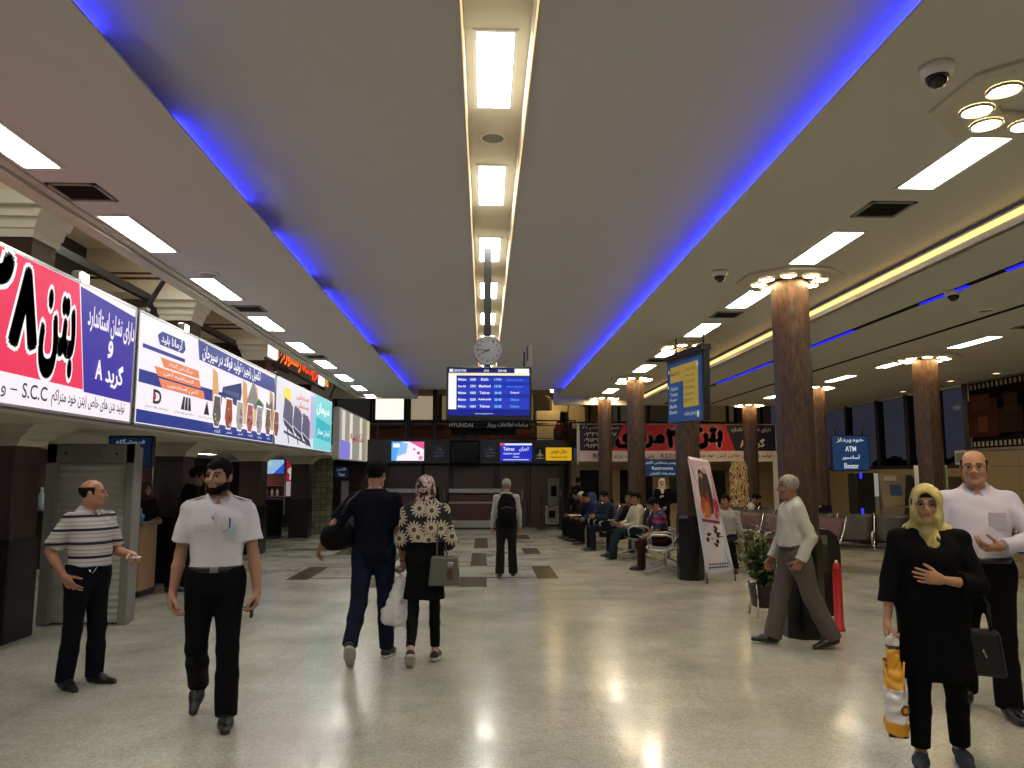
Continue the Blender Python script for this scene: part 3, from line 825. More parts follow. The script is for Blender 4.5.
# windows of the beige back wall (dark glass in pale frames)
wn = 0
for x0, x1 in ((2.95, 3.75), (4.2, 4.75), (4.85, 5.3), (5.75, 6.5), (6.9, 7.6), (7.9, 8.6)):
    wn += 1; z0, z1 = .72, 1.82
    w = structure(bx('window_%d' % wn, GLASSD, ((x0+x1)/2, 24.09, (z0+z1)/2), (x1-x0, .02, z1-z0)))
    f = B().use(mat('window_frame_beige', 'A08B68', .5))
    f.box(((x0+x1)/2, 24.07, z0), (x1-x0+.1, .06, .06)).box(((x0+x1)/2, 24.07, z1), (x1-x0+.1, .06, .06))
    f.box((x0, 24.07, (z0+z1)/2), (.06, .06, z1-z0)).box((x1, 24.07, (z0+z1)/2), (.06, .06, z1-z0))
    structure(f.obj('window_frame', w))
# gallery windows (lit rooms behind)
for x0, x1, col, s in ((-5.2, -4.05, '3A3A36', .3), (-3.85, -2.85, 'FFF6E6', 1.15), (-2.72, -1.75, 'B9A88C', .62), (-1.5, -.62, '8F8358', .45), (-.5, .45, '9A8A62', .4), (.6, 1.75, '8F8358', .42),
                       (4.6, 5.5, '4A4336', .4), (5.6, 6.6, '3A3026', .3), (6.75, 7.8, 'B38F4E', .5), (8.0, 9.0, '5A4A30', .4)):
    wn += 1
    w = structure(bx('window_%d' % wn, lit(col, s), ((x0+x1)/2, 27.44, 3.98), (x1-x0, .02, .9)))
    f = B().use(BLACK)
    for xx in (x0-.04, x1+.04): f.box((xx, 27.4, 3.98), (.08, .1, .98))
    f.box(((x0+x1)/2, 27.4, 3.5), (x1-x0+.16, .1, .07))
    structure(f.obj('window_frame', w))
# high windows of the right wall: dusk outside
gl = bpy.data.materials.new('window_glass'); gl.use_nodes = True
g = gl.node_tree.nodes['Principled BSDF']; g.inputs['Transmission Weight'].default_value = 1; g.inputs['Roughness'].default_value = .02; g.inputs['IOR'].default_value = 1.05
for i, (y0, y1) in enumerate(((15.9, 17.0), (17.0, 18.2), (18.2, 19.6), (19.6, 21.3), (21.3, 23.2), (23.2, 25.0))):
    wn += 1
    w = structure(bx('window_%d' % wn, gl, (10.3, (y0+y1)/2, 2.7), (.02, y1-y0-.1, 1.8)))
    structure(B().use(BLACK).box((10.26, y0, 2.7), (.16, .16, 1.84)).box((10.26, (y0+y1)/2, 1.82), (.12, y1-y0, .08)).obj('window_frame', w))
slab('wall_right', PLASTER2, 10.2, 10.35, 15.9, YB, 3.52, 5.3)
# gallery railing along the back
b = B().use(BLACK)
rl = thing('gallery_railing', 'thin black railing along the edge of the upper gallery', 'railing', (-1.0, YB+.1, 2.74))
B().use(BLACK).box((0, 0, .66), (8, .05, .04)).box((0, 0, .5), (8, .03, .025)).box((0, 0, .08), (8, .03, .025)).obj('top_rail', rl)
for x in (-3.2, -2.45, -1.55, -.62, -.15, .3, .72, 1.16, 1.6, 2.7, 3.6):
    B().use(BLACK).box((x, 0, .33), (.05, .05, .66)).obj('post', rl)
for x in (-2.62, -1.72, -.72, 2.78):
    structure(bx('trim_%d' % (19+int((x+3)*3)), BLACK, (x, 26.9, 3.9), (.14, .14, 2.4)))
b.bm.free()

# ------------------------------------------------------------------ columns
def column(name, x, y, z1, r, label, octo=True):
    """round-cornered stone shaft on a black base"""
    t = thing(name, label, 'column', (x, y, 0)); t['kind'] = 'structure'
    n = 8
    s = B().use(GRANITE)
    M = Matrix.Rotation(PI/8, 4, 'Z')
    s.lathe([(r, .98), (r, z1)], n=8, M=M, smooth=False)
    s.obj('shaft', t)['kind'] = 'structure'
    s = B().use(BLKGRAN).lathe([(r*1.12, 0), (r*1.12, .95), (r*1.03, 1.0)], n=8, M=M, smooth=False)
    s.obj('base', t)['kind'] = 'structure'
    return t
ORD = ['nearest', 'second', 'third', 'fourth', 'fifth', 'sixth', 'seventh', 'eighth', 'ninth', 'tenth']
LAMPM = lit('FFDCA0', 80)
def lamp_ring(x, y, z, label):
    t = thing('spotlight_ring', label, 'lamp ring', (x, y, z), 0, 'rings of spotlights around the column tops')
    p = B().use(SOFFIT).lathe([(.205, 0), (.205, -.035), (.52, -.035), (.55, -.02), (.55, 0)], n=8, M=Matrix.Rotation(PI/8, 4, 'Z'), smooth=False, caps=False)
    p.obj('plate', t)
    first = None
    for k in range(8):
        a = 2*PI*(k+.5)/8
        if first is None:
            q = B().use(STEEL).lathe([(.088, -.036), (.092, -.05), (.078, -.052)], n=14, caps=False).use(LAMPM).lathe([(.076, -.046), (.05, -.056), (.012, -.06)], n=14)
            first = q.obj('lamp', t); o = first
        else:
            o = first.copy(); C.objects.link(o)
        o.location = (.31*math.cos(a), .31*math.sin(a), 0)
    return t
YC = [7.98, 12.3, 16.5, 20.75]
for i, y in enumerate([3.6]+YC):
    if i:
        column('column', 3.27, y, 3.73, .19, '%s brown stone column of the middle row, seen from the camera' % ORD[i-1])
        lamp_ring(3.27, y, 3.73, 'ring of warm spotlights around the top of the %s middle-row column' % ORD[i-1])
    else:
        lamp_ring(3.08, 3.95, 3.73, 'ring of warm spotlights cut off by the right edge of the photo')
for i, y in enumerate(YC[1:]):
    column('column', 7.25, y, 3.56, .19, '%s brown stone column of the outer right row' % ORD[i])
    lamp_ring(7.25, y, 3.56, 'ring of warm spotlights around the top of the %s outer right column' % ORD[i])
for i, y in enumerate((3.9, 8.05, 12.35, 16.55, 20.9)):
    t = thing('column', '%s dark square column behind the left billboards' % ORD[i], 'column', (-4.86, y, 0)); t['kind'] = 'structure'
    w = .46
    bx('base', BLKGRAN, (0, 0, .5), (w+.04, w+.04, 1.0), t, .01)['kind'] = 'structure'
    bx('shaft', granite_mat('dark_brown_granite', '1B100B', '3A2417', .4) if 'dbg' not in MATS else MATS['dbg'], (0, 0, 2.53), (w, w, 3.1), t, .015)['kind'] = 'structure'
    MATS.setdefault('dbg', bpy.data.materials['dark_brown_granite'])
    c = B().use(SOFFIT)
    for z0, z1, e0, e1 in ((4.05, 4.14, .5, .52), (4.14, 4.25, .54, .6), (4.25, 4.36, .62, .72), (4.36, 4.5, .74, .9)):
        c.prism([(-e0/2, z0), (e0/2, z0), (e1/2, z1), (-e1/2, z1)], e0, 'y', -e0/2)
    c.obj('capital', t)['kind'] = 'structure'
    c = B().use(SOFFIT)
    for z0, z1, e0, e1 in ((1.92, 1.99, .5, .56), (1.99, 2.06, .58, .74), (2.06, 2.13, .78, 1.0)):
        c.prism([(-e0/2, z0), (e0/2, z0), (e1/2, z1), (-e1/2, z1)], e0, 'y', -e0/2)
    c.obj('lower_capital', t)['kind'] = 'structure'

# ------------------------------------------------------------------ lights in the ceiling
PANEL = lit('FFFDF3', 22.5)
def troffer(label, x, y, z, w=.24, l=1.0, group='panel lights'):
    t = thing('ceiling_light', label, 'ceiling light', (x, y, z), 0, group)
    f = B().use(WHITE)
    for sx in (-1, 1): f.box((sx*(w/2+.012), 0, -.004), (.024, l+.048, .014))
    for sy in (-1, 1): f.box((0, sy*(l/2+.012), -.004), (w, .024, .014))
    f.obj('frame', t)
    B().use(PANEL).box((0, 0, .002), (w, l, .014)).obj('diffuser', t)
    return t
YL = [4.68+2.0*k for k in range(-5, 9)]
for k, y in enumerate(YL):
    i = k-5
    if i < 0: lab = 'panel light of the left ceiling row, overhead and behind the viewer'
    else: lab = 'bright panel light of the left ceiling row, %s one seen from the camera' % ORD[i]
    troffer(lab, -3.03, y, 3.73, group='left row of panel lights')
for k in range(-5, 8):
    y = 4.84+2.03*k
    if k < 0: lab = 'panel light of the right ceiling row, overhead and behind the viewer'
    else: lab = 'bright panel light of the right ceiling row, %s one seen from the camera' % ORD[k]
    troffer(lab, 3.16, y, 3.73, .26, group='right row of panel lights')
for k in range(-4, 8):
    y = 4.84+2.03*k
    if k < 0: lab = 'panel light in the ceiling slot, overhead and behind the viewer'
    else: lab = 'panel light in the long middle ceiling slot, %s one seen from the camera' % ORD[k]
    troffer(lab, .06, y, 4.29, .23, .96, group='middle slot panel lights')
for k, y in enumerate((2.4, 4.8, 8.4, 10.85, 13.0, 15.1, 18.6)):
    lab = 'narrow panel light in the far right ceiling bay, %s one from the camera' % ORD[k]
    troffer(lab, 7.14, y, 3.56, .2, 1.0, group='far right bay panel lights')
for k, y in enumerate((2.0, 5.0, 8.2, 10.5, 13.5, 15.0, 18.5, 21.4)):
    lab = 'strip light under the left gallery among the shops, %s one' % ORD[k]
    t = troffer(lab, -6.55, y, 2.13, .2, .9, group='strip lights under the left gallery')
for k, y in enumerate((2.0, 4.4, 6.3, 9.6, 11.0, 14.2)):  # out-of-view fixtures added to brighten the cream wall and capitals
    troffer('added unseen light brightening the tall left bay above the billboards, %s one' % ORD[k], -4.3, y, 5.2, .34, .9, group='added tall left bay lights')
# LED coves
BLUE = lit('2A30FF', 16)
BLUE2 = lit('1018FF', 5)
WARM = lit('FFCB7A', 1.9)
def strip(name, m, x, y0, y1, z, sx, sz, label, group=None):
    return tag(bx(name, m, (x, (y0+y1)/2, z), (sx, y1-y0, sz)), label, 'light strip', group)
strip('mounted_led_strip', BLUE, 2.12, Y0, Y1-.3, 3.9, .04, .02, 'continuous blue light strip hidden in the right ceiling cove')
for k, (y0, y1) in enumerate(((-1.0, 1.5), (2.2, 3.85), (4.85, 6.4), (7.25, 8.85), (9.6, 13.6), (14.9, 20.0))):
    strip('mounted_led_strip', BLUE, -2.04, y0, y1, 3.905, .04, .02, 'blue light strip segment in the left ceiling cove, %s from the camera' % ORD[k], 'left blue cove segments')
strip('mounted_led_strip', WARM, 4.095, Y0, Y1, 3.64, .012, .05, 'long warm yellow light strip on the ceiling step at the right')
strip('mounted_led_strip', lit('FFD08C', 1.2), -.124, Y0, Y1, 3.985, .008, .03, 'warm light strip on the left side of the middle ceiling slot')
strip('mounted_led_strip', lit('FFD08C', 1.2), .264, Y0, Y1, 3.985, .008, .03, 'warm light strip on the right side of the middle ceiling slot')
for k, (y0, y1) in enumerate(((4.5, 6.9), (7.5, 8.35), (9.95, 11.6), (12.9, 16.0))):
    strip('mounted_led_strip', lit('1A22FF', 1.2), 4.92, y0, y1, 3.545, .05, .012, 'blue lit length of the dark ceiling track at the right, %s' % ORD[k], 'blue lengths of the right ceiling track')

# vents, speakers, domes
def vent(x, y, z, label, g):
    t = thing('ceiling_vent', label, 'air vent', (x, y, z), 0, g)
    f = B().use(GREYP)
    for s in (-1, 1): f.box((s*.165, 0, -.006), (.03, .36, .012)); f.box((0, s*.165, -.006), (.36, .03, .012))
    f.obj('frame', t)
    bx('duct', BLACKM, (0, 0, -.001), (.3, .3, .004), t)
    s = B().use(mat('vent_slat', '24221F', .6))
    for k in range(7): s.box((0, -.13+.043*k, -.006), (.3, .02, .006), rot=(R(30), 0, 0))
    s.obj('slats', t)
for k, (x, y) in enumerate(((-3.0, 5.65), (-2.98, 9.7), (-3.0, 13.7))): vent(x, y, 3.73, 'square black air vent between lights of the left ceiling row, %s' % ORD[k], 'left ceiling vents')
for k, (x, y) in enumerate(((3.16, 5.8), (3.18, 9.85), (3.16, 13.9))): vent(x, y, 3.73, 'square black air vent between lights of the right ceiling row, %s' % ORD[k], 'right ceiling vents')
vent(7.14, 9.6, 3.56, 'square black air vent in the far right ceiling bay', 'right bay vents')
def speaker(x, y, z, label):
    t = thing('ceiling_speaker', label, 'ceiling speaker', (x, y, z))
    B().use(WHITE).lathe([(.11, 0), (.11, -.012), (.085, -.016), (.085, -.01)], n=24, caps=False).obj('rim', t)
    B().use(GREYP).lathe([(.086, -.008), (.06, -.014), (.02, -.015)], n=24).obj('grille', t)
speaker(.06, 5.83, 4.29, 'round speaker in the middle ceiling slot between two lights')
speaker(-2.9, 8.0, 3.73, 'small round speaker in the left ceiling beside the panel lights')
speaker(5.9, 8.7, 3.56, 'small round speaker in the right ceiling between the dark tracks')
def dome(x, y, z, label):
    t = thing('ceiling_camera', label, 'security camera', (x, y, z))
    B().use(WHITE).lathe([(.085, 0), (.085, -.03), (.07, -.055), (.06, -.06)], n=24).obj('housing', t)
    B().use(mat('smoked_dome', '0C0C0D', .08)).lathe([(.058, -.055), (.055, -.075), (.042, -.1), (.02, -.115), (.003, -.118)], n=24).obj('dome', t)
dome(2.33, 3.68, 3.73, 'white dome camera with black lens nearest the viewer at upper right')
dome(2.43, 7.7, 3.73, 'white dome camera on the right ceiling beside the first column top')
dome(4.92, 7.75, 3.56, 'dome camera on the blue-lit ceiling track at the right')
for k, (x, y) in enumerate(((9.6, 15.4), (9.7, 17.4), (9.75, 14.2))):
    t = thing('downlight', '%s small round downlight over the right wall poster' % ORD[k], 'downlight', (x, y, 3.56))
    B().use(WHITE).lathe([(.085, 0), (.085, -.01), (.066, -.012)], n=18, caps=False).obj('rim', t)
    B().use(lit('FFD9A0', 4)).lathe([(.066, -.006), (.03, -.008), (.004, -.009)], n=18).obj('lamp', t)
# ------------------------------------------------------------------ billboards along the left gallery
XB = -3.68
RED, DBLUE, LWHITE, INK, LBLK = lit('F0305A', 1.0), lit('3A2CA0', .95), lit('FBF2FA', 1.0), mat('ink_black', '1C1A1A', .5), mat('ink_grey', '2A2A2E', .5)
NAVY, ORANGE = lit('23388F', .9), lit('F08A55', .95)
def billboard(label, y0, y1, z0=2.18, z1=3.37, depth=.16, face=LWHITE, x=XB):
    """lightbox facing the hall; artwork is drawn with x along the hall, z up"""
    t = thing('lightbox_sign', label, 'billboard', (x, y0, 0), PI/2)
    w = y1-y0
    f = B().use(ALU)
    f.box((w/2, depth/2, z0-.012), (w+.03, depth, .024)); f.box((w/2, depth/2, z1+.012), (w+.03, depth, .024))
    f.box((-.012, depth/2, (z0+z1)/2), (.024, depth, z1-z0)); f.box((w+.012, depth/2, (z0+z1)/2), (.024, depth, z1-z0))
    f.obj('frame', t)
    B().use(face).box((w/2, depth/2+.005, (z0+z1)/2), (w, depth-.01, z1-z0)).obj('light_panel', t)
    return t
def yy(y, y0): return y-y0
# 1: red / violet / white concrete advert
s0 = 3.0
t = billboard('red, violet and white lit billboard with huge black lettering, nearest on the left', s0, 8.14)
a = Art()
L_ = lambda y: y-s0
a.poly(RED, [(0, 2.44), (L_(7.16), 2.41), (L_(6.98), 3.36), (0, 3.36)])
a.poly(DBLUE, [(L_(7.17), 2.39), (L_(8.12), 2.375), (L_(8.12), 3.28), (L_(7.0), 3.34)])
a.text(INK, 'بتن', (L_(6.42), 2.48, L_(6.94), 3.16), 0, outline=lit('FFFFFF', 1), ow=.04, fat=.05)
a.text(INK, '۸', (L_(6.02), 2.66, L_(6.35), 3.26), 0, outline=MATS['lit_FFFFFF_1'], ow=.04, fat=.05)
a.text(INK, '۲', (L_(5.62), 2.66, L_(5.96), 3.30), 0, outline=MATS['lit_FFFFFF_1'], ow=.04, fat=.05)
a.text(INK, 'مرادی', (L_(3.5), 2.55, L_(5.4), 3.2), 0, outline=MATS['lit_FFFFFF_1'], ow=.04, fat=.05)
a.text(LWHITE, 'دارای نشان استاندارد', (L_(7.14), 2.96, L_(8.08), 3.2), 0, fat=.025)
a.text(LWHITE, 'و', (L_(7.55), 2.77, L_(7.64), 2.93), 0, fat=.03)
a.text(LWHITE, 'گرید', (L_(7.53), 2.48, L_(7.88), 2.72), 0, fat=.03)
a.text(LWHITE, 'A', (L_(7.32), 2.53, L_(7.46), 2.72), .03, ar=False)
a.text(LBLK, 'تولید بتن های خاص (بتن خود متراکم', (L_(6.62), 2.21, L_(7.95), 2.36), 0, fat=.012)
a.text(LBLK, 'S.C.C', (L_(6.2), 2.24, L_(6.55), 2.36), .01, ar=False)
a.text(LBLK, '– و بتن سبک)', (L_(5.2), 2.22, L_(6.13), 2.36), .006)
a.obj('printed_lettering', t)
# 2: steel producer
s0 = 8.24
t = billboard('white and navy lit billboard with orange labels and rows of mineral samples', s0, 13.62)
a = Art(); L_ = lambda y: y-s0
a.rect(NAVY, 0.02, 2.19, 5.34, 2.33)
a.poly(NAVY, [(.03, 2.62), (L_(10.9), 2.62), (L_(10.9), 2.78), (.03, 2.76)])
a.poly(NAVY, [(L_(8.32), 3.0), (L_(9.5), 3.0), (L_(9.5), 3.045), (L_(8.32), 3.045)])
a.poly(NAVY, [(L_(8.75), 3.1), (L_(9.42), 3.1), (L_(9.5), 3.16), (L_(9.46), 3.26), (L_(8.8), 3.26), (L_(8.68), 3.2)])
a.text(LWHITE, 'آرمانا بلید', (L_(8.78), 3.11, L_(9.4), 3.25), .02)
for k, (ya, yb, z) in enumerate(((8.78, 9.95, 2.86), (8.62, 10.0, 2.74), (8.74, 10.15, 2.62))):
    a.poly(ORANGE, [(L_(ya+.1), z), (L_(yb+.05), z), (L_(yb), z+.1), (L_(ya), z+.1)])
    a.text(LWHITE, ('سنگ آهن گندله', 'کنسانتره آهن', 'آهن اسفنجی')[k], (L_(ya+.25), z+.02, L_(yb-.2), z+.085), .01)
for k, y in enumerate((8.62, 9.4, 10.15)):
    if k == 0: a.text(INK, 'D', (L_(y), 2.42, L_(y+.22), 2.58), .03, ar=False); a.disc(lit('D03050', .9), L_(y+.05), 2.5, .03)
    elif k == 1:
        for q in range(3): a.poly(INK, [(L_(y+.11*q), 2.42), (L_(y+.1+.11*q), 2.42), (L_(y+.12+.08*q), 2.58), (L_(y+.06+.08*q), 2.58)])
    else: a.poly(INK, [(L_(y), 2.42), (L_(y+.2), 2.42), (L_(y+.16), 2.5), (L_(y+.1), 2.6), (L_(y+.04), 2.5)])
    a.text(LBLK, 'صنایع معدنی فولاد سیرجان', (L_(y-.2), 2.355, L_(y+.42), 2.4), 0)
a.poly(NAVY, [(L_(9.9), 3.1), (L_(13.5), 3.05), (L_(13.45), 3.3), (L_(9.82), 3.35)])
a.text(LWHITE, 'تکمیل زنجیره تولید فولاد در سیرجان', (L_(10.0), 3.11, L_(12.6), 3.31), 0, fat=.025)
for k, (y, c) in enumerate(((10.45, 'E8B070'), (11.75, 'E2A868'), (12.3, 'E8B878'), (13.2, 'C79A6A'))):
    a.poly(lit(c, .9), [(L_(y), 2.4), (L_(y+.32), 2.4), (L_(y+.14), 3.02), (L_(y-.06), 3.06)])
a.poly(lit('2F3F7A', .7), [(L_(10.75), 2.72), (L_(11.55), 2.62), (L_(11.65), 2.86), (L_(11.6), 3.0), (L_(10.8), 2.85)])
a.poly(lit('51659B', .8), [(L_(10.8), 2.78), (L_(11.5), 2.76), (L_(11.55), 2.84), (L_(10.85), 2.82)])
a.poly(lit('9A958E', .8), [(L_(11.85), 2.7), (L_(12.4), 2.66), (L_(12.45), 2.86), (L_(12.2), 3.12), (L_(12.05), 2.95)])
a.poly(lit('3F7A52', .8), [(L_(12.3), 2.7), (L_(12.75), 2.62), (L_(12.8), 2.78), (L_(12.5), 2.86)])
a.poly(lit('77736E', .8), [(L_(12.9), 2.6), (L_(13.3), 2.56), (L_(13.3), 2.9), (L_(13.1), 2.8), (L_(12.95), 2.86)])
SAMP = ('6A625C', 'B4532F', 'B9B2AC', 'B8685E', 'A9A2A0', '8A6A52', '99604A')
for k, c in enumerate(SAMP):
    y = 10.42+.435*k; w = .2
    pts = [(L_(y+.07), 2.27), (L_(y+.25), 2.27), (L_(y+.36), 2.42), (L_(y+.3), 2.72), (L_(y+.02), 2.72), (L_(y-.04), 2.42)]
    a.poly(LWHITE, pts)
    cx = sum(p[0] for p in pts)/6; cz = sum(p[1] for p in pts)/6
    a.poly(lit(c, .8), [(cx+(p[0]-cx)*.82, cz+(p[1]-cz)*.9) for p in pts])
    for q in range(9):
        a.disc(lit(('5A4A42', 'D8C8B8', 'A07058')[q % 3], .7), cx+random.uniform(-.1, .1), cz+random.uniform(-.15, .14), .03, 7, .022)
    a.text(LWHITE, ('گندله', 'اسفنجی', 'شمش', 'کلوخه', 'سنگ', 'میلگرد', 'ورق')[k], (L_(y+.05), 2.205, L_(y+.28), 2.25), .01)
a.obj('printed_lettering', t)
# 3: waiting-seat advert with turquoise end
s0 = 13.72
t = billboard('white lit billboard picturing grey seats with a turquoise end panel', s0, 18.72)
a = Art(); L_ = lambda y: y-s0
a.poly(lit('E8E6F0', .95), [(.02, 2.19), (L_(16.9), 2.19), (L_(16.9), 3.38), (.02, 3.38)])
a.poly(lit('7FD9DC', .95), [(L_(16.75), 2.19), (4.98, 2.19), (4.98, 3.38), (L_(16.75), 3.38)])
a.poly(lit('39C2CE', .9), [(L_(17.0), 2.45), (4.9, 2.4), (4.9, 2.8), (L_(17.0), 2.9)])
a.text(lit('FFFFFF', 1), 'سیمان', (L_(17.0), 2.95, L_(18.4), 3.25), .03)
a.text(lit('EFFFFF', 1), 'کرمان ممتاز', (L_(17.1), 2.5, L_(18.5), 2.68), .02)
a.poly(lit('F2DF4A', 1), [(L_(14.2), 2.95), (L_(14.7), 2.95), (L_(14.7), 3.25), (L_(14.2), 3.25)])
for q in range(3):
    a.text(lit('E56A3A', 1), 'صندلی', (L_(15.15), 3.1-.17*q, L_(16.2), 3.25-.17*q), .03)
for q in range(3):
    y = 14.15+.72*q; z = 3.0-.09*q
    a.poly(lit('6F6A86', .75), [(L_(y), z-.32), (L_(y+.72), z-.46), (L_(y+.72), z-.08), (L_(y+.55), z), (L_(y+.1), z+.06)])
    a.poly(lit('4A4660', .7), [(L_(y), z-.34), (L_(y+.72), z-.48), (L_(y+.9), z-.62), (L_(y+.15), z-.46)])
    a.poly(lit('2E2C38', .7), [(L_(y+.3), z-.5), (L_(y+.36), z-.5), (L_(y+.5), 2.22), (L_(y+.44), 2.22)])
a.poly(lit('55536A', .7), [(L_(14.2), 2.4), (L_(16.4), 2.22), (L_(16.4), 2.26), (L_(14.2), 2.45)])
a.poly(lit('C9BEE8', .9), [(L_(16.3), 2.4), (L_(16.65), 2.4), (L_(16.65), 3.3), (L_(16.3), 3.3)])
a.obj('printed_lettering', t)
# 4: silver box
t = billboard('silvery lit sign box with red lettering, farthest of the left billboards', 19.75, 25.0, 2.05, 3.34, face=lit('B9B2A6', .6))
a = Art()
for k, (y, c) in enumerate(((.35, 'E8E2D6'), (1.5, 'F4EEDC'), (3.2, 'F4E8CC'), (4.6, 'E4D2B0'))):
    a.rect(lit(c, .85), y, 2.07, y+.45, 3.32)
a.poly(lit('8A86E8', .8), [(.05, 2.07), (1.6, 2.07), (1.6, 2.5), (.05, 2.55)])
a.text(lit('A03028', .8), 'بانک سپه', (1.6, 2.5, 3.9, 2.85), 0, fat=.02)
a.obj('printed_lettering', t)
# struts that carry the billboards
for k, y in enumerate((8.9, 14.2, 19.2)):
    t = thing('sign_strut', 'black slanted strut rising from the billboards to the ceiling edge, %s one' % ORD[k], 'strut', (-3.78, y, 3.44), 0, 'billboard struts')
    B().use(BLACK).tube([(0, -.35, 0), (.12, .05, .62)], .028, 8).obj('bar', t)
    bx('foot_plate', STEEL, (0, -.36, .02), (.1, .1, .03), t)
# floodlights sitting on the billboards
for k, (y, l) in enumerate(((7.25, 'small floodlight shining on top of the violet billboard panel'), (9.75, 'white floodlight on top of the navy billboard by the column'))):
    t = thing('floodlight', l, 'floodlight', (-3.82, y, 3.42))
    B().use(STEEL).box((0, 0, .06), (.1, .16, .12), .02).obj('housing', t)
    B().use(lit('FFFFFF', 5)).box((.052, 0, .06), (.01, .12, .08)).obj('lamp', t)
# red and orange neon restaurant sign further back above the billboards
t = thing('neon_sign', 'glowing orange and red letters with white squares above the billboards', 'neon sign', (-4.0, 14.3, 3.76), PI/2)
bx('rail', BLACK, (2.6, .05, .02), (5.3, .05, .04), t)
for x in (0.25, 4.65):
    B().use(lit('FFF6F0', 1.3)).box((x, 0, .24), (.5, .06, .36), .01).obj('white_tile', t)
a = Art(); a.text(lit('FF6A22', 1.6), 'رستوران', (.6, .06, 2.5, .5), .03); a.text(lit('FF3A12', 1.6), 'فرودگاه', (2.6, .06, 4.35, .5), .03); a.text(lit('FFB040', 1.3), 'کافه', (5.0, .1, 5.5, .34), .03)
a.obj('glowing_lettering', t)
for y in (17.0, 15.4):
    pass

# ------------------------------------------------------------------ flight board with clock, hung in the middle
t = thing('flight_display', 'hanging flight information screen with blue timetable under the clock', 'screen', (.055, 8.7, 2.53))
cs = B().use(BLACK).box((0, .06, 0.02), (.97, .1, .62), .012); cs.obj('housing', t)
bx('screen', lit('0B1B8A', .9), (0, .007, .04), (.92, .006, .54), t)
a = Art(.0012); W_ = lit('E6ECFF', 1); LB = lit('58B8FF', .95)
a.rect(lit('0A1464', .8), -.46, .25, .46, .31)
a.rect(lit('2440D0', .8), -.36, -.16, .46, .2)
a.rect(lit('1A2FB8', .8), -.36, -.03, .46, .02); a.rect(lit('1A2FB8', .8), -.36, .11, .46, .15); 
a.rect(lit('F6EEC8', 1), -.46, .225, .46, .255)
a.rect(lit('FFFFFF', 1), -.46, -.16, -.37, .235)
a.rect(lit('FFFFFF', 1), .29, .25, .455, .305)
a.rect(W_, -.45, .265, -.41, .3); a.text(W_, 'DEPARTURES', (-.4, .267, -.26, .295), .02, ar=False)
a.text(W_, 'ATA', (-.06, .267, .0, .293), .02, ar=False); a.text(W_, '20:46', (.1, .267, .2, .295), .02, ar=False)
rows = (('Mahan', '1058', 'Kish', '17:00', 'Gate closed'), ('Iran Air', '3351', 'Mashhad', '18:20', 'Gate closed'), ('Mahan', '1053', 'Tehran', '20:45', 'Delayed'), ('Mahan', '5250', 'Asaluyeh', '20:45', 'Check-in'), ('Mahan', '1061', 'Tehran', '22:20', 'Check-in'))
for k, r in enumerate(rows):
    z = .165-.077*k
    a.text(W_, r[0], (-.35, z, -.26, z+.028), .03, ar=False); a.text(W_, r[1], (-.215, z, -.15, z+.028), .03, ar=False)
    hw = .016*len(r[2])/2+.01
    a.text(W_, r[2], (-.05-hw, z, -.05+hw, z+.03), .03, ar=False); a.text(lit('8FD8FF', 1), r[3], (.06, z, .14, z+.028), .03, ar=False)
    a.text(lit('3E90FF', .9) if k < 2 else (W_ if k == 2 else LB), r[4], (.2, z, .38, z+.022) if k < 2 else (.24, z, .34, z+.03), .02, ar=False)
a.text(W_, 'www.airport.ir', (-.16, -.222, .05, -.205), .02, ar=False)
a.obj('timetable', t)
lb = B().use(BLACKM).box((0, .06, -.335), (.95, .08, .09), .006); lb.obj('maker_plate', t)
a = Art(); a.text(mat('plate_grey', '8C8C8C', .4), 'HYUNDAI', (-.45, -.36, -.18, -.315), .01, ar=False); a.text(MATS['plate_grey'], 'سامانه اطلاعات پرواز', (-.02, -.37, .44, -.305), .008)
a.obj('maker_lettering', t, (0, .018, 0))
bx('lower_bracket', BLACKM, (-.06, .09, -.4), (.74, .05, .1), t)
sb = B().use(mat('bracket_grey', '8A8676', .5)).box((.475, .1, .43), (.05, .1, .3), .004).use(BLACK).box((.44, .1, .5), (.02, .08, .16)).box((.405, .1, .36), (.02, .06, .3)); sb.obj('side_bracket', t)
pl = B().use(BLACK).box((-.02, .12, .98), (.085, .06, 1.54), .008); pl.obj('hanging_pole', t)
t = thing('wall_clock', 'round white clock hanging above the flight information screen', 'clock', (.04, 8.66, 3.035))
Mx = Matrix.Rotation(PI/2, 4, 'X')
B().use(mat('clock_rim', '8E8E8C', .3, .5)).lathe([(.15, -.005), (.165, 0), (.17, .015), (.165, .03), (.148, .034), (.146, .024)], n=40, M=Mx).obj('rim', t)
B().use(mat('clock_dial', 'EEEAE0', .5)).lathe([(.149, .0), (.149, .022), (.001, .023)], n=40, M=Mx).obj('dial', t)
a = Art(.001); a.y = -.024
for k in range(12):
    an = PI/2-2*PI*k/12; n_ = str(k if k else 12)
    x, z = .118*math.cos(an), .118*math.sin(an)
    a.text(INK, n_, (x-.009*len(n_), z-.014, x+.009*len(n_), z+.014), .01, ar=False)
a.obj('numerals', t)
h = B().use(INK)
def hand(an, l, w):
    c, s = math.cos(an), math.sin(an); q = [(-.02, -w), (l, -w*.4), (l, w*.4), (-.02, w)]
    h.prism([(x*c-z*s, x*s+z*c) for x, z in q], -.002, 'y', -.03)
hand(R(205), .085, .008); hand(R(176), .12, .006)
h.obj('hands', t)

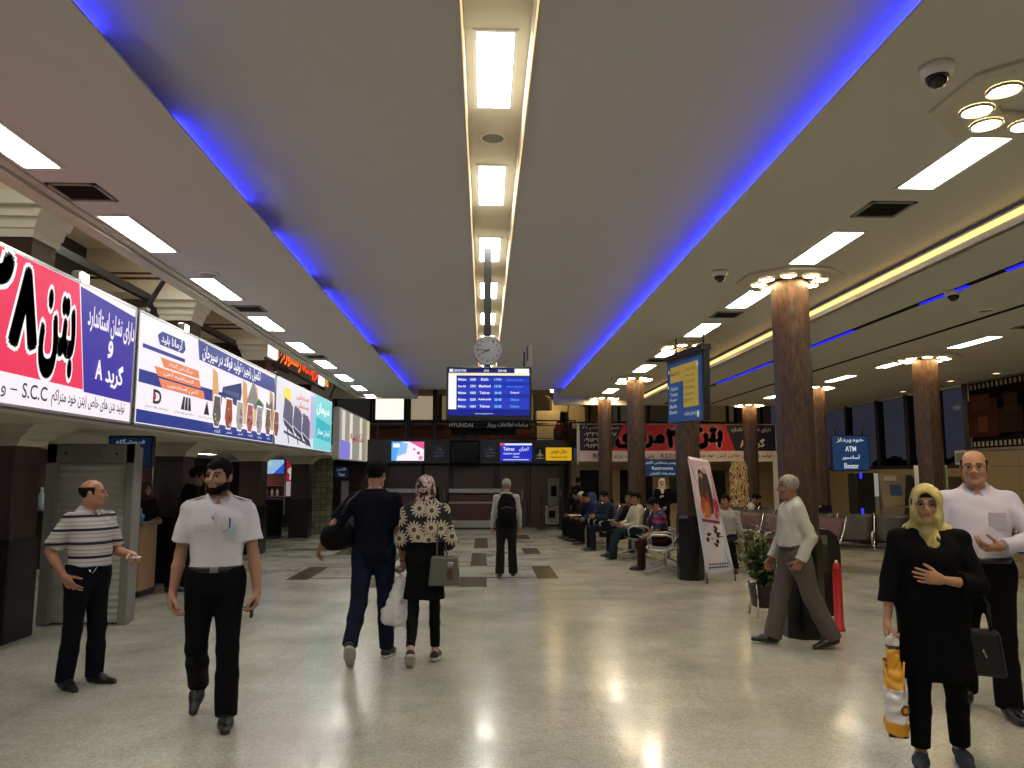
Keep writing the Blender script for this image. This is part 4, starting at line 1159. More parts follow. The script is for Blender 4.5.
# ------------------------------------------------------------------ fascia with screens on the far wall
slab('trim_40', mat('fascia_black', '0D0C0C', .35), -5.2, 2.85, 24.5, 24.9, 2.0, 2.74)
def flat_screen(label, x0, x1, z0, z1, y, draw, cat='screen', name='wall_screen'):
    t = thing(name, label, cat, ((x0+x1)/2, y, (z0+z1)/2))
    w, h_ = x1-x0, z1-z0
    B().use(BLACK).box((0, .03, 0), (w+.05, .06, h_+.05), .006).obj('bezel', t)
    a = Art(); a.y = -.002; draw(a, w, h_); a.obj('picture', t)
    return t
def d1(a, w, h_):
    a.rect(lit('F0EAFF', 1.1), -w/2, -h_/2, w/2, h_/2)
    a.poly(lit('58A8F0', 1), [(-w/2, -h_/2), (-w*.36, -h_/2), (-w*.2, h_/2), (-w/2, h_/2)])
    a.poly(lit('8FC4F8', 1), [(-w*.36, -h_*.3), (-.05*w, -h_*.1), (0, h_*.4), (-.2*w, h_/2)])
    a.poly(lit('F05A9A', 1), [(.05*w, h_/2), (w/2, h_/2), (w/2, .1*h_), (.3*w, .25*h_)])
    a.disc(lit('D83A6A', 1), .33*w, -.1*h_, .05); a.disc(lit('F08AB8', 1), .4*w, -.35*h_, .07); a.disc(lit('E87AA0', 1), .2*w, .1*h_, .04)
    a.rect(lit('FFFFFF', 1.1), -.45*w, .2*h_, -.25*w, .4*h_)
flat_screen('bright pink and blue advertising screen on the black fascia', -2.91, -1.89, 2.08, 2.68, 24.46, d1)
def d2(a, w, h_):
    a.rect(lit('2230C0', .95), -w/2, -h_/2, w/2, h_/2); a.rect(lit('E05070', .9), -w/2, .36*h_, -.35*w, h_/2); a.rect(lit('E8ECFF', 1), -.35*w, .38*h_, w/2, .48*h_)
    a.text(W_, 'Tehran', (-.4*w, .08*h_, -.05*w, .28*h_), .02, ar=False); a.text(W_, 'تهران', (.1*w, .05*h_, .4*w, .3*h_), .02)
    a.text(W_, 'Check-in closed', (-.4*w, -.12*h_, .1*w, -.02*h_), .02, ar=False); a.text(W_, 'پرواز', (-.1*w, -.3*h_, .1*w, -.18*h_), .02); a.rect(lit('C8D4FF', .9), -.4*w, -.43*h_, .4*w, -.38*h_)
flat_screen('blue screen with white Tehran lettering on the black fascia', .51, 1.52, 2.06, 2.64, 24.46, d2)
def logo(label, x):
    def d(a, w, h_):
        a.rect(mat('plaque_blue', '16243A', .4), -w/2, -h_/2, w/2, h_/2)
        g = mat('plaque_print', '9AA6B4', .5)
        for q in range(5): a.poly(g, [(-.12+.05*q, .06*1), (-.09+.05*q, .06), (-.075+.04*q, .06+.05+.05*(2-abs(q-2))), (-.085+.04*q, .06+.04*(2-abs(q-2)))])
        a.text(g, 'فرودگاه کرمان', (-.17, -.06, .17, .03), .01); a.text(g, 'AIRPORT', (-.14, -.16, .14, -.1), .01, ar=False)
    flat_screen(label, x-.2, x+.2, 2.1, 2.62, 24.47, d, 'sign', 'logo_plaque')
logo('small dark blue plaque with white emblem right of the pink screen', -1.42)
logo('small dark blue plaque with white emblem left of the Tehran screen', .2)
t = thing('mounted_display', 'switched-off black display between the two emblem plaques', 'screen', (-.6, 24.44, 2.33))
bx('housing', BLACKM, (0, .03, 0), (.95, .12, .78), t, .01); bx('screen', mat('off_screen', '050506', .12), (0, -.035, .02), (.85, .01, .62), t)
def d3(a, w, h_):
    a.rect(mat('sign_dark', '15171A', .5), -w/2, -h_/2, -w/2+.32, h_/2)
    g = mat('sign_white', 'D6D6D2', .5); x = -w/2+.16
    a.poly(g, [(x-.02, -.1), (x+.02, -.1), (x+.015, .12), (x, .16), (x-.015, .12)]); a.poly(g, [(x-.11, -.06), (x+.11, -.06), (x+.02, .04), (x-.02, .04)]); a.rect(g, x-.13, -.15, x+.13, -.12)
    a.rect(lit('E8B41E', .75), -w/2+.34, -h_/2, w/2, h_/2)
    a.text(INK, 'سالن خروجی', (-w/2+.5, .0, w/2-.15, .16), .02); a.text(INK, 'Departure Hall', (-w/2+.5, -.15, w/2-.15, -.06), .01, ar=False)
flat_screen('yellow departure hall sign with aircraft symbol at the end of the fascia', 1.62, 2.78, 2.09, 2.5, 24.46, d3, 'sign', 'direction_sign')

# red and navy banner on the right of the far wall
t = thing('advert_banner', 'wide red and navy banner with black outlined lettering across the far right wall', 'banner', (2.78, 22.5, 2.04))
bw = 5.85
B().use(ALU).box((-.03, .05, .5), (.06, .1, 1.2)).obj('frame_post', t); B().use(ALU).box((bw+.03, .05, .5), (.06, .1, 1.2)).obj('frame_post', t)
bx('panel', mat('banner_vinyl', 'D8C8C6', .6), (bw/2, .03, .53), (bw, .05, 1.08), t)
a = Art(.002); BR = mat('banner_red', 'C21F36', .55); BN = mat('banner_navy', '191233', .55); BW = mat('banner_white', 'D8D2D2', .55)
a.rect(BN, 0.02, .3, bw-.02, 1.06); a.poly(BR, [(.98, .3), (4.62, .3), (4.35, 1.06), (1.3, 1.06)])
for (s_, x0, x1) in (('بتن', 3.42, 4.22), ('۲۸', 2.62, 3.25), ('مرادی', 1.1, 2.5)):
    a.text(INK, s_, (x0, .4, x1, .96), 0, outline=BW, ow=.08, fat=.004)
for k, s_ in enumerate(('شهرک قائم ۲۱', '۰۳۴۳۰۴۴۷', '۰۹۱۳۴۴۳', '۰۹۱۳۴۴۹')):
    a.text(BW, s_, (.14 if k else .1, .9-.17*k, (1.2, 1.12, .86, .86)[k], 1.02-.17*k), .015)
a.text(BW, 'دارای نشان استاندارد', (4.5, .84, 5.7, 1.0), .015); a.text(BW, 'A', (4.75, .4, 4.95, .62), .03, ar=False); a.text(BW, 'گرید', (5.0, .36, 5.5, .66), .02)
a.text(INK, 'تولید بتن های خاص (بتن خود متراکم', (3.3, .06, 5.7, .24), .005); a.text(INK, 'R.S.C.C', (2.4, .08, 2.9, .22), .015, ar=False); a.text(INK, 'بتن کیفیت برتر', (1.0, .06, 2.2, .24), .005); a.text(INK, 'RSC', (.4, .08, .75, .22), .02, ar=False)
a.obj('printed_lettering', t)
# pale parapet with posts above the banner
pp = thing('gallery_parapet_rail', 'pale parapet with black posts above the red banner', 'railing', (2.8, 24.3, 3.12))
B().use(mat('parapet_cream', 'D9BE98', .6)).box((3.6, 0, .06), (7.2, .12, .16)).obj('ledge', pp)
for x in (.55, 1.5, 2.45, 3.5, 5.0, 6.1, 7.0): B().use(BLACK).box((x, .1, .5), (.09, .09, 1.1)).obj('post', pp)

# hanging guide board
t = thing('hanging_guide_board', 'yellow and blue guide board hung in a black frame from the ceiling', 'sign', (2.95, 11.2, 2.9), -PI/2, rot=(0, R(2), -PI/2+R(4)))
B().use(BLACK).box((0, .05, .0), (1.62, .1, 1.0), .01).box((0, .04, .52), (1.66, .14, .08)).obj('frame', t)
a = Art(.002); GY = lit('C9A944', .5); GB = lit('22508E', .5); GW = lit('D6DAD8', .55)
a.y = -.001
a.rect(GB, -.76, -.48, .76, .42); a.rect(GY, -.02, -.28, .62, .36); a.rect(GY, -.62, .12, -.02, .36)
for k in range(6):
    a.text(INK, ('طبقه همکف', 'پذیرش مسافر', 'سالن ترانزیت', 'نمازخانه', 'رستوران', 'خروج')[k], (.1, .24-.09*k, .5, .3-.09*k), .008)
    if k < 5: a.text(GW, ('Check-in', 'Transit', 'Prayer', 'Bank', 'Exit')[k], (-.6, .0-.09*k, -.25, .055-.09*k), .008, ar=False)
    a.disc(GW, -.68, .3-.12*k, .03) if k in (0, 2) else None
a.text(INK, 'راهنما', (-.5, .2, -.1, .3), .01); a.text(GW, 'راهنمای طبقات', (.1, -.42, .6, -.34), .01); a.disc(GW, .69, .3, .035); a.disc(GW, .69, -.4, .05)
a.obj('printed_lettering', t)
for x in (-.5, .7): B().use(BLACK).tube([(x, .05, .5), (x, .05, .84)], .012, 6).obj('hanger', t)

# small blue signs
def blue_sign(label, x, y, z, w, h_, lines, rz=0, glow=.5, cat='sign'):
    t = thing('hanging_sign', label, cat, (x, y, z), rz)
    B().use(BLACK).box((0, .05, 0), (w+.04, .1, h_+.04), .008).obj('frame', t)
    a = Art(.0015); a.y = 0; a.rect(lit('12406E', glow), -w/2, -h_/2, w/2, h_/2)
    n = len(lines)
    for k, (s_, ar, fr) in enumerate(lines):
        zc = h_/2-h_*(k+.5)/n
        a.text(lit('E8ECF0', glow*1.4), s_, (-w/2*fr, zc-h_/n*.3, w/2*fr, zc+h_/n*.3), .015, ar=ar)
    a.obj('printed_lettering', t)
    B().use(BLACK).tube([(-w/2+.1, .05, h_/2), (-w/2+.1, .05, h_/2+.3)], .012, 6).tube([(w/2-.1, .05, h_/2), (w/2-.1, .05, h_/2+.3)], .012, 6).obj('hanger', t)
    return t
blue_sign('blue hanging ATM and elevator sign in front of the outer right wall', 8.2, 17.0, 2.12, .82, .76, (('خودپرداز', True, .75), ('ATM', False, .3), ('آسانسور', True, .5), ('Elevator', False, .4)), 0, .55)
blue_sign('blue restroom sign hanging below the red banner', 4.85, 20.9, 1.82, 1.15, .44, (('سرویس بهداشتی آقایان', True, .85), ('Restrooms', False, .5), ('نمازخانه آقایان', True, .6)), 0, .32)
blue_sign('dim blue hanging sign beside the white roller shutter', -4.5, 10.0, 1.93, .52, .36, (('فروشگاه', True, .7), ('صنایع دستی', True, .6), ('Shop', False, .4)), 0, .16)
blue_sign('small dim blue sign on a pole at the far left passage', -4.1, 22.5, 1.72, .36, .3, (('تاکسی', True, .7), ('Taxi', False, .5)), 0, .16)

# film-strip poster on the right wall
t = thing('film_strip_poster', 'dark picture poster with film-strip edges high on the right wall', 'poster', (10.16, 15.7, 2.85), -PI/2)
pw = 3.4
bx('panel', mat('poster_board', '0D0A08', .8), (pw/2, .02, 0), (pw, .04, 1.34), t)
a = Art(.002); a.y = -.001; PW = mat('poster_pale', '94886C', .5)
a.rect(mat('poster_dark', '0C0806', .8), 0.02, -.5, pw-.02, .5)
for k in range(24):
    a.rect(PW, .05+.14*k, .54, .12+.14*k, .64); a.rect(PW, .05+.14*k, -.64, .12+.14*k, -.54)
for k, (x0, z0, x1, z1, c) in enumerate(((.1, -.45, 1.0, .3, '3A1E14'), (1.0, -.4, 1.7, .1, '2A1A14'), (.2, .1, .8, .4, '4A2A1A'), (1.2, .0, 1.6, .35, '33231A'), (1.9, -.4, 2.7, .3, '2E1C14'), (.4, -.35, .7, -.05, '5A3420'))):
    a.rect(mat('poster_'+c, c, .85), x0, z0, x1, z1)
a.obj('printed_lettering', t)
B().use(STEEL).box((pw/2, .02, .7), (pw+.06, .06, .04)).box((pw/2, .02, -.7), (pw+.06, .06, .04)).box((-.02, .02, 0), (.04, .06, 1.44)).obj('frame', t)
# ------------------------------------------------------------------ furniture and fittings
MAROON, DGREY = mat('maroon_vinyl', '4E2A22', .5), mat('dark_grey_vinyl', '211E1B', .5)
def gang_bench(label, n, x, y, rz, m, group=None, steel_seat=False):
    """row of airport seats on one beam, facing -y before turning"""
    t = thing('gang_seat_bench', label, 'bench', (x, y, 0), rz, group); p = .6; w = n*p
    bx('beam', STEEL, (0, .04, .36), (w, .06, .05), t, .008)
    for i in range(n):
        xc = -w/2+p*(i+.5)
        g = []
        for q in range(9):
            u = q/8; g.append([Vector((xc+sx*.26, -.26+.44*u, .44-.035*math.sin(u*PI)*1.0+(.02 if q == 0 else 0))) for sx in (-1, -.33, .33, 1)])
        B().use(STEEL if steel_seat else m).sheet(g, .018).obj('seat', t)
        g = []
        for q in range(9):
            u = q/8; g.append([Vector((xc+sx*.26, .19+.19*u**1.3, .47+.48*u-.02*math.sin(u*PI))) for sx in (-1, -.33, .33, 1)])
        B().use(m).sheet(g, .018).obj('backrest', t)
    for i in range(n+1):
        xc = -w/2+p*i
        B().use(CHROME).tube([(xc, .04, .38), (xc, .14, .46), (xc, .24, .6), (xc, .33, .8), (xc, .385, .97)], .013, 6).obj('backrest_bar', t)
    for i in range(n+1):
        xc = -w/2+p*i
        B().use(ALU).tube([(xc, .2, .5), (xc, .17, .62), (xc, .08, .655), (xc, -.14, .65), (xc, -.22, .6), (xc, -.2, .44)], [.014, .016, .02, .02, .016, .012], 8).obj('armrest', t)
    for xc in (-w/2+.3, w/2-.3):
        B().use(ALU).tube([(xc, .04, .35), (xc, .04, .14)], .03, 8).tube([(xc, -.3, .02), (xc, -.16, .06), (xc, .04, .14), (xc, .22, .06), (xc, .36, .02)], .02, 8).obj('leg', t)
    return t
gang_bench('steel-seated bench nearest the camera in the middle row, one seat empty beside the stone column', 3, 3.15, 13.55, -PI/2-R(16), BLACK, 'benches of the middle row', True)
gang_bench('bench in the middle row under the man with crossed legs', 2, 3.0, 15.55, -PI/2, DGREY, 'benches of the middle row', True)
gang_bench('bench at the far end of the middle row under the dark-clad travellers', 6, 2.62, 18.75, -PI/2+R(4), DGREY, 'benches of the middle row', True)
gang_bench('maroon bench behind the leaning banner and the green plant', 4, 4.95, 13.2, -PI/2+R(24), MAROON, 'benches on the right')
gang_bench('dark bench between the old man and the woman in black, nearer one', 3, 6.4, 13.3, R(-32), DGREY, 'benches on the right')
gang_bench('dark bench behind the red bollard, further back on the right', 3, 5.25, 15.0, R(-36), DGREY, 'benches on the right')
gang_bench('dark bench at the right behind the two people in front', 4, 9.0, 11.9, R(-40), DGREY, 'benches on the right')
gang_bench('dark bench in the far right waiting area below the banner', 3, 6.1, 16.2, R(-20), DGREY, 'benches on the right')

# leaning picture banner on its stand
t = thing('banner_stand', 'tall picture banner leaning on its stand beside the second column', 'banner', (0, 0, 0))
BL, BR_, TL, TR = Vector((3.36, 11.72, .09)), Vector((3.88, 12.0, .09)), Vector((3.14, 11.82, 1.92)), Vector((3.58, 12.2, 1.86))
def bil(u, v, off=0.0):
    p = (BL*(1-u)+BR_*u)*(1-v)+(TL*(1-u)+TR*u)*v
    n = (BR_-BL).cross(TL-BL).normalized(); return p+n*off
g = [[bil(u/4, v/10, .0) for u in range(5)] for v in range(11)]
B().use(mat('banner_sheet', 'D6CBD2', .5)).sheet(g, -.004).obj('sheet', t)
pb = B()
def bq(col, pts, lay):
    pb.use(mat('print_'+col, col, .5)); pb.face([bil(u, v, .003+.0012*lay) for u, v in pts])
def bd(col, u, v, ru, rv, lay): bq(col, [(u+ru*math.cos(2*PI*i/18), v+rv*math.sin(2*PI*i/18)) for i in range(18)], lay)
bq('B9BFD6', [(.03, .05), (.97, .05), (.97, .5), (.03, .55)], 0); bq('D8B9C6', [(.03, .55), (.97, .5), (.97, .98), (.03, .98)], 0)
bq('C0909F', [(.7, .5), (.97, .5), (.97, .9)], 1)
for (u, v, ru, rv, c, l) in ((.45, .7, .2, .18, '4A3029', 2), (.62, .72, .16, .2, '3A2621', 3), (.42, .87, .1, .035, '2A1C18', 4), (.44, .85, .07, .022, 'C09070', 5), (.62, .9, .09, .03, 'C89C80', 4), (.36, .58, .15, .09, 'B0522E', 4), (.48, .56, .12, .07, 'C87838', 5), (.85, .6, .1, .06, 'A8324A', 4), (.78, .52, .07, .04, 'C04A60', 5), (.3, .52, .05, .03, 'D08A40', 6), (.55, .62, .06, .1, 'A83A30', 5)): bd(c, u, v, ru, rv, l)
bq('8E2A2A', [(.15, .46), (.85, .44), (.85, .465), (.15, .485)], 4)
for i in range(10):
    a0 = i*.45; bd('231D22', .25+.06*i, .31+.05*math.sin(a0*2.2), .06, .012+.008*math.cos(i), 4)
for i in range(7): bd('231D22', .62+.04*math.cos(i*1.4), .36+.03*i*.3, .05, .01, 5)
for i in range(8): bq('30282E', [(.15+.09*i, .1), (.21+.09*i, .1), (.21+.09*i, .115), (.15+.09*i, .115)], 3); bq('30282E', [(.12+.09*i, .075), (.19+.09*i, .075), (.19+.09*i, .088), (.12+.09*i, .088)], 3)
pb.obj('printed_picture', t)
fr = B().use(BLACK); bk = Vector((3.0, 12.02, .02)); mid = (BL+BR_)/2*.5+(TL+TR)/2*.5+Vector((-.02, .03, 0))
fr.tube([TL, mid, BR_], .008, 6).tube([TR, mid, BL], .008, 6).tube([mid, (3.55, 12.45, .02)], .01, 6).tube([BL, BL-Vector((0, 0, .08))], .012, 6).tube([BR_, BR_-Vector((0, 0, .08))], .012, 6)
fr.obj('cross_stand', t)

# litter cart, plant, bollard near the first column
t = thing('litter_cart', 'black litter cart with a rounded top on small chrome legs behind the old man', 'litter bin', (3.74, 8.75, 0), R(-6))
c = B().use(mat('cart_black', '120F0E', .35)).prism([(-.22, .1), (.22, .1), (.22, .86), (.19, .96), (.1, 1.03), (-.1, 1.05), (-.22, 1.03)], .42, 'y', -.21); c.obj('body', t)
B().use(mat('cart_picture', '262C1C', .5, var=.6, vscale=6)).box((-.05, -.212, .72), (.26, .006, .3)).use(mat('cart_picture_pale', '5A5648', .5, var=.4, vscale=9)).box((-.05, -.213, .92), (.26, .006, .1)).obj('picture_panel', t)
bx('red_stripe', mat('cart_red', '2E0C0B', .4), (-.04, -.214, .32), (.1, .006, .4), t)
for sx in (-.17, .17):
    for sy in (-.16, .16):
        B().use(CHROME).tube([(sx*.8, sy*.8, .11), (sx, sy, .05)], .014, 8).lathe([(.028, 0), (.03, .02), (.022, .05)], (sx, sy, 0), 12).obj('leg', t)
t = thing('bollard', 'slim red bollard with a white tip standing in front of the dark benches', 'bollard', (3.76, 8.25, 0))
B().use(mat('bollard_red', 'B3161A', .35)).lathe([(.06, 0), (.06, .03), (.046, .04), (.046, .6), (.044, .61)], n=20).obj('post', t)
B().use(mat('bollard_red')).lathe([(.047, .61), (.047, .64), (.035, .68), (.018, .705)], n=20).obj('cone', t)
B().use(WHITE).lathe([(.018, .702), (.012, .725), (.003, .73)], n=16).obj('tip', t)
t = thing('potted_shrub', 'leafy green shrub in a planter beside the old man and the first column', 'plant', (3.3, 9.15, 0))
B().use(mat('planter_dark', '2A2523', .4)).lathe([(.13, .1), (.15, .12), (.18, .34), (.19, .36), (.17, .36), (.16, .33)], n=24).obj('pot', t)
for k in range(4):
    a = PI/4+PI/2*k
    B().use(CHROME).tube([(.2*math.cos(a), .2*math.sin(a), .38), (.17*math.cos(a), .17*math.sin(a), .2), (.2*math.cos(a), .2*math.sin(a), 0)], .012, 6).obj('leg', t)
st = B().use(mat('stem_brown', '3A2C1C', .8)); lf = B()
LG = [mat('leaf_green_a', '4E6A26', .5), mat('leaf_green_b', '3A5420', .5), mat('leaf_green_c', '6C8436', .5)]
rg = random.Random(3)
for k in range(40):
    a = rg.uniform(0, 2*PI); r_ = rg.uniform(.05, .27); h_ = rg.uniform(.45, 1.1); tip = Vector((r_*math.cos(a)-.02, r_*math.sin(a), h_))
    st.tube([(0, 0, .33), (tip.x*.4, tip.y*.4, .33+(h_-.33)*.55), tip], [.008, .005, .003], 5)
    for q in range(30):
        u = rg.uniform(.25, 1.05); c0 = Vector((tip.x*u, tip.y*u, .33+(h_-.33)*u))+Vector((rg.uniform(-.07, .07), rg.uniform(-.07, .07), rg.uniform(-.06, .06)))
        d = Vector((rg.uniform(-1, 1), rg.uniform(-1, 1), rg.uniform(-.6, .7))).normalized(); sd = d.cross(Vector((rg.uniform(-.3, .3), rg.uniform(-.3, .3), 1))).normalized(); l = rg.uniform(.05, .085)
        lf.use(LG[rg.randrange(3)]); lf.face([c0, c0+d*l*.5+sd*l*.3, c0+d*l, c0+d*l*.5-sd*l*.3])
st.obj('stems', t); lf.obj('foliage', t)

# left side: shutter kiosk, counters, shop
t = thing('shutter_kiosk', 'pale grey kiosk with a closed ribbed roller shutter behind the man in stripes', 'kiosk', (-4.39, 9.3, 0))
b = B().use(GREYP).box((0, -.3, .98), (.9, .2, 1.94), .01).box((-.43, -.43, .99), (.12, .1, 1.98), .01).box((.43, -.43, .99), (.1, .1, 1.98), .01).box((0, -.43, 1.87), (.98, .1, .22), .01); b.obj('body', t)
sh = B().use(mat('shutter_grey', 'B4B4AA', .45, .2)); g = []
for k in range(49):
    z = .02+1.74*k/48; g.append([Vector((-.37, -.42+(-.012 if k % 2 else 0), z)), Vector((.38, -.42+(-.012 if k % 2 else 0), z))])
sh.sheet(g, .004, smooth=False).obj('roller_shutter', t)
b = B().use(GREYP).box((0, -.49, 1.86), (.22, .02, .08)); b.obj('name_plate', t)
for x in (-.28, .28): B().use(BLACK).lathe([(.014, 0), (.014, .012)], n=12, M=Matrix.Translation((x, -.48, 1.87)) @ Matrix.Rotation(PI/2, 4, 'X')).obj('lock', t)
TAN = mat('counter_tan', 'A88A62', .45, var=.12, vscale=5, stretch=(2, 2, 12))
def counter(label, x0, x1, y0, y1, h_, m, top, name='service_counter'):
    t = thing(name, label, 'counter', ((x0+x1)/2, (y0+y1)/2, 0)); w, d = x1-x0, y1-y0
    bx('body', m, (0, 0, (h_-.04)/2), (w, d, h_-.04), t, .006); bx('counter_top', top, (0, -.01, h_-.02), (w+.06, d+.06, .04), t, .008); bx('plinth', BLACK, (0, 0, .04), (w+.01, d+.01, .08), t)
    return t
counter('tan wooden counter between the shutter kiosk and the man in black', -5.15, -4.62, 10.75, 11.25, .98, TAN, GREYP)
counter('low pale counter cut by the left edge of the photo', -6.4, -4.95, 6.3, 7.6, .72, mat('pale_counter', '9A8E78', .5), mat('pale_top', '8A8274', .4))
counter('long black shop counter in the dim passage at the left', -6.9, -5.35, 20.3, 20.9, 1.02, BLACKM, BLACK)
counter('dark display counter behind the far left columns', -8.2, -6.6, 14.0, 14.7, 1.0, DARKWOOD, BLACK)
def small(name, label, cat, loc, build, group=None):
    t = thing(name, label, cat, loc, 0, group); build(t); return t
def flower(t):
    B().use(WHITE).lathe([(.04, 0), (.05, .08), (.035, .14)], n=14).obj('vase', t)
    b = B(); rg = random.Random(5)
    for k in range(30):
        p = Vector((rg.uniform(-.09, .09), rg.uniform(-.09, .09), rg.uniform(.14, .3))); b.use((mat('petal_white', 'C9C9B8', .6), LG[0], mat('petal_yellow', 'B8A850', .6))[k % 3])
        d = Vector((rg.uniform(-1, 1), rg.uniform(-1, 1), rg.uniform(-.5, 1))).normalized(); s_ = d.orthogonal().normalized(); b.face([p, p+d*.03+s_*.02, p+d*.06, p+d*.03-s_*.02])
    b.obj('flowers', t)
small('flower_vase', 'small vase of pale flowers on the tan wooden counter', 'vase', (-5.0, 10.95, .98), flower)
def bagp(t):
    g = Field(); g.u(ell((0, 0, .07), (.08, .06, .075)), 0).u(rc((0, 0, .12), (.02, 0, .17), .02, .03), .03); g.fold(.006, 2.5); g.mesh('crumpled_bag', .006, mat('light_blue_plastic', '7FA6B8', .4), t)
small('plastic_bag', 'crumpled light blue plastic bag on the tan wooden counter', 'bag', (-4.74, 10.9, .98), bagp)
# shop far left: screen, red shelf, posters, display rack
t = thing('shop_screen', 'small glowing blue screen hanging in the dim shop at the left', 'screen', (-5.78, 21.5, 1.86))
B().use(BLACK).box((0, .03, 0), (.62, .06, .42), .006).obj('housing', t)
a = Art(); a.y = -.002; a.rect(lit('9CC8F0', .8), -.29, -.19, .29, .19); a.poly(lit('3460D0', .8), [(.0, -.19), (.29, -.19), (.29, .1)]); a.poly(lit('C9D8D0', .8), [(-.29, -.05), (.0, .05), (-.1, .19), (-.29, .19)]); a.obj('picture', t)
t = thing('shop_shelf', 'red-backed wall shelf with small goods in the dim shop at the left', 'shelf', (-5.75, 22.3, 1.03))
bx('back_panel', mat('shop_red', '6A201C', .5), (0, .1, .38), (1.05, .03, .86), t)
for z in (0, .3): bx('shelf_board', STEEL, (0, 0, z), (1.05, .22, .02), t)
bx('upright', ALU, (.12, -.1, .25), (.03, .03, 1.5), t)
for k, (x, c) in enumerate(((-.4, 'A84848'), (-.25, 'C8B8A8'), (-.1, 'D8D8D0'), (.3, 'E0DEDA'), (.42, '9A3030'))):
    tt = thing('bottle', 'small %s bottle on the red shop shelf' % ('red', 'beige', 'white', 'pale grey', 'dark red')[k], 'bottle', (-5.75+x, 22.28, 1.04), 0, 'bottles on the shop shelf')
    B().use(mat('bottle_'+c, c, .3)).lathe([(.035, 0), (.04, .02), (.04, .15), (.015, .19), (.015, .23)], n=12).obj('glass', tt); B().use(BLACK).lathe([(.017, .23), (.017, .25)], n=10).obj('cap', tt)
t = thing('hanging_poster', 'white and red poster hung beside the shop screen', 'poster', (-5.38, 21.9, 1.55))
a = Art(); a.rect(lit('C8BCC0', .5), -.14, -.5, .14, .5); a.rect(lit('C02A3A', .55), -.14, -.1, .14, .5); a.disc(lit('E0D8DA', .6), -.02, .2, .09); a.rect(lit('E0D8DA', .6), -.05, -.05, .06, .12); a.obj('print', t); bx('board', BLACK, (0, .01, 0), (.3, .02, 1.02), t)
t = thing('glass_block_wall', 'narrow wall of pale glass blocks behind the far left column', 'partition', (-4.6, 22.2, 0)); t['kind'] = 'structure'
w_ = B().use(tile_mat('glass_blocks', '8F8B72', '6E6B58', '3A382F', .16, .16, .12)).box((0, 0, 1.05), (.62, .12, 2.1)); w_.obj('blocks', t)['kind'] = 'structure'
for k, (x, y, w, h_, z, c, l) in enumerate(((-4.15, 23.4, .22, .72, 1.1, 'A9A79F', 'white notice sheet on the dark far left door'), (-6.32, 6.6, .4, .55, 1.4, '9A8E78', 'pale notice sheet on the red-brown wall at the left edge'), (-5.25, 8.9, .2, .42, 1.22, 'C8B070', 'yellowish lit notice behind the first left column'))):
    tt = thing('hanging_notice', l, 'notice', (x, y, z)); bx('board', BLACK, (0, .012, 0), (w+.03, .02, h_+.03), tt); bx('paper', mat('paper_'+c, c, .7), (0, -.002, 0), (w, .006, h_), tt)
t = thing('display_rack', 'black wire display rack standing in the shop behind the officer', 'rack', (-6.2, 15.6, 0))
b = B().use(BLACK)
for x in (-.7, -.35, 0, .35, .7): b.tube([(x, 0, 0), (x, 0, 1.9)], .012, 6)
for z in (.3, .7, 1.1, 1.5, 1.85): b.tube([(-.7, 0, z), (.7, 0, z)], .01, 6)
b.obj('wire_frame', t)
t = thing('menu_board', 'small yellow-white lit board on the counter behind the officer', 'sign', (-7.2, 14.2, 1.0))
B().use(BLACK).box((0, 0, .02), (.3, .12, .04)).obj('stand', t); B().use(lit('E8DC90', .6)).box((0, -.02, .2), (.34, .03, .3)).obj('lit_face', t)
t = thing('water_bottle', 'pale bottle standing at the end of the display counter', 'bottle', (-7.9, 14.2, 1.0)); B().use(mat('bottle_pale', 'A8B8B8', .2)).lathe([(.06, 0), (.06, .26), (.025, .34), (.025, .38)], n=14).obj('body', t); B().use(WHITE).lathe([(.028, .38), (.028, .41)], n=12).obj('cap', t)

# far end: check-in desk, rope stand, framed sheets
t = thing('check_in_desk', 'dark red desk with steel rails in front of the far doors', 'desk', (-.25, 24.0, 0))
bx('body', mat('desk_red', '3A1410', .4), (0, 0, .58), (1.6, .6, .92), t, .01)
for z, h_ in ((1.16, .13), (.8, .05), (.16, .22)): bx('steel_rail', STEEL, (0, -.31, z), (1.62, .03, h_), t, .006)
bx('counter_top', STEEL, (0, 0, 1.21), (1.64, .66, .03), t, .006); bx('plinth', BLACK, (0, 0, .05), (1.5, .5, .1), t)
t = thing('check_in_desk', 'second steel-topped desk seen between the couple walking away', 'desk', (-2.6, 24.0, 0))
bx('body', mat('desk_red'), (0, 0, .58), (1.2, .6, .92), t, .01); bx('steel_rail', STEEL, (0, -.31, 1.16), (1.22, .03, .13), t, .006); bx('counter_top', STEEL, (0, 0, 1.21), (1.24, .66, .03), t, .006)
for k, x in enumerate((1.75, 2.35)):
    t = thing('rope_stand', '%s thin rope stand before the far doors' % ('left', 'right')[k], 'rope stand', (x, 23.6, 0), 0, 'rope stands')
    B().use(BLACK).lathe([(.16, 0), (.16, .02), (.03, .04), (.022, .06), (.022, .92), (.035, .94), (.02, .98)], n=16).obj('post', t)
t = thing('barrier_rope', 'dark red rope sagging between the rope stands by the far doors', 'rope', (0, 0, 0)); B().use(mat('rope_red', '4A1010', .7)).tube([(1.75+.6*u, 23.6, .9-.22*math.sin(PI*u)) for u in [i/12 for i in range(13)]], .016, 6).obj('cord', t)
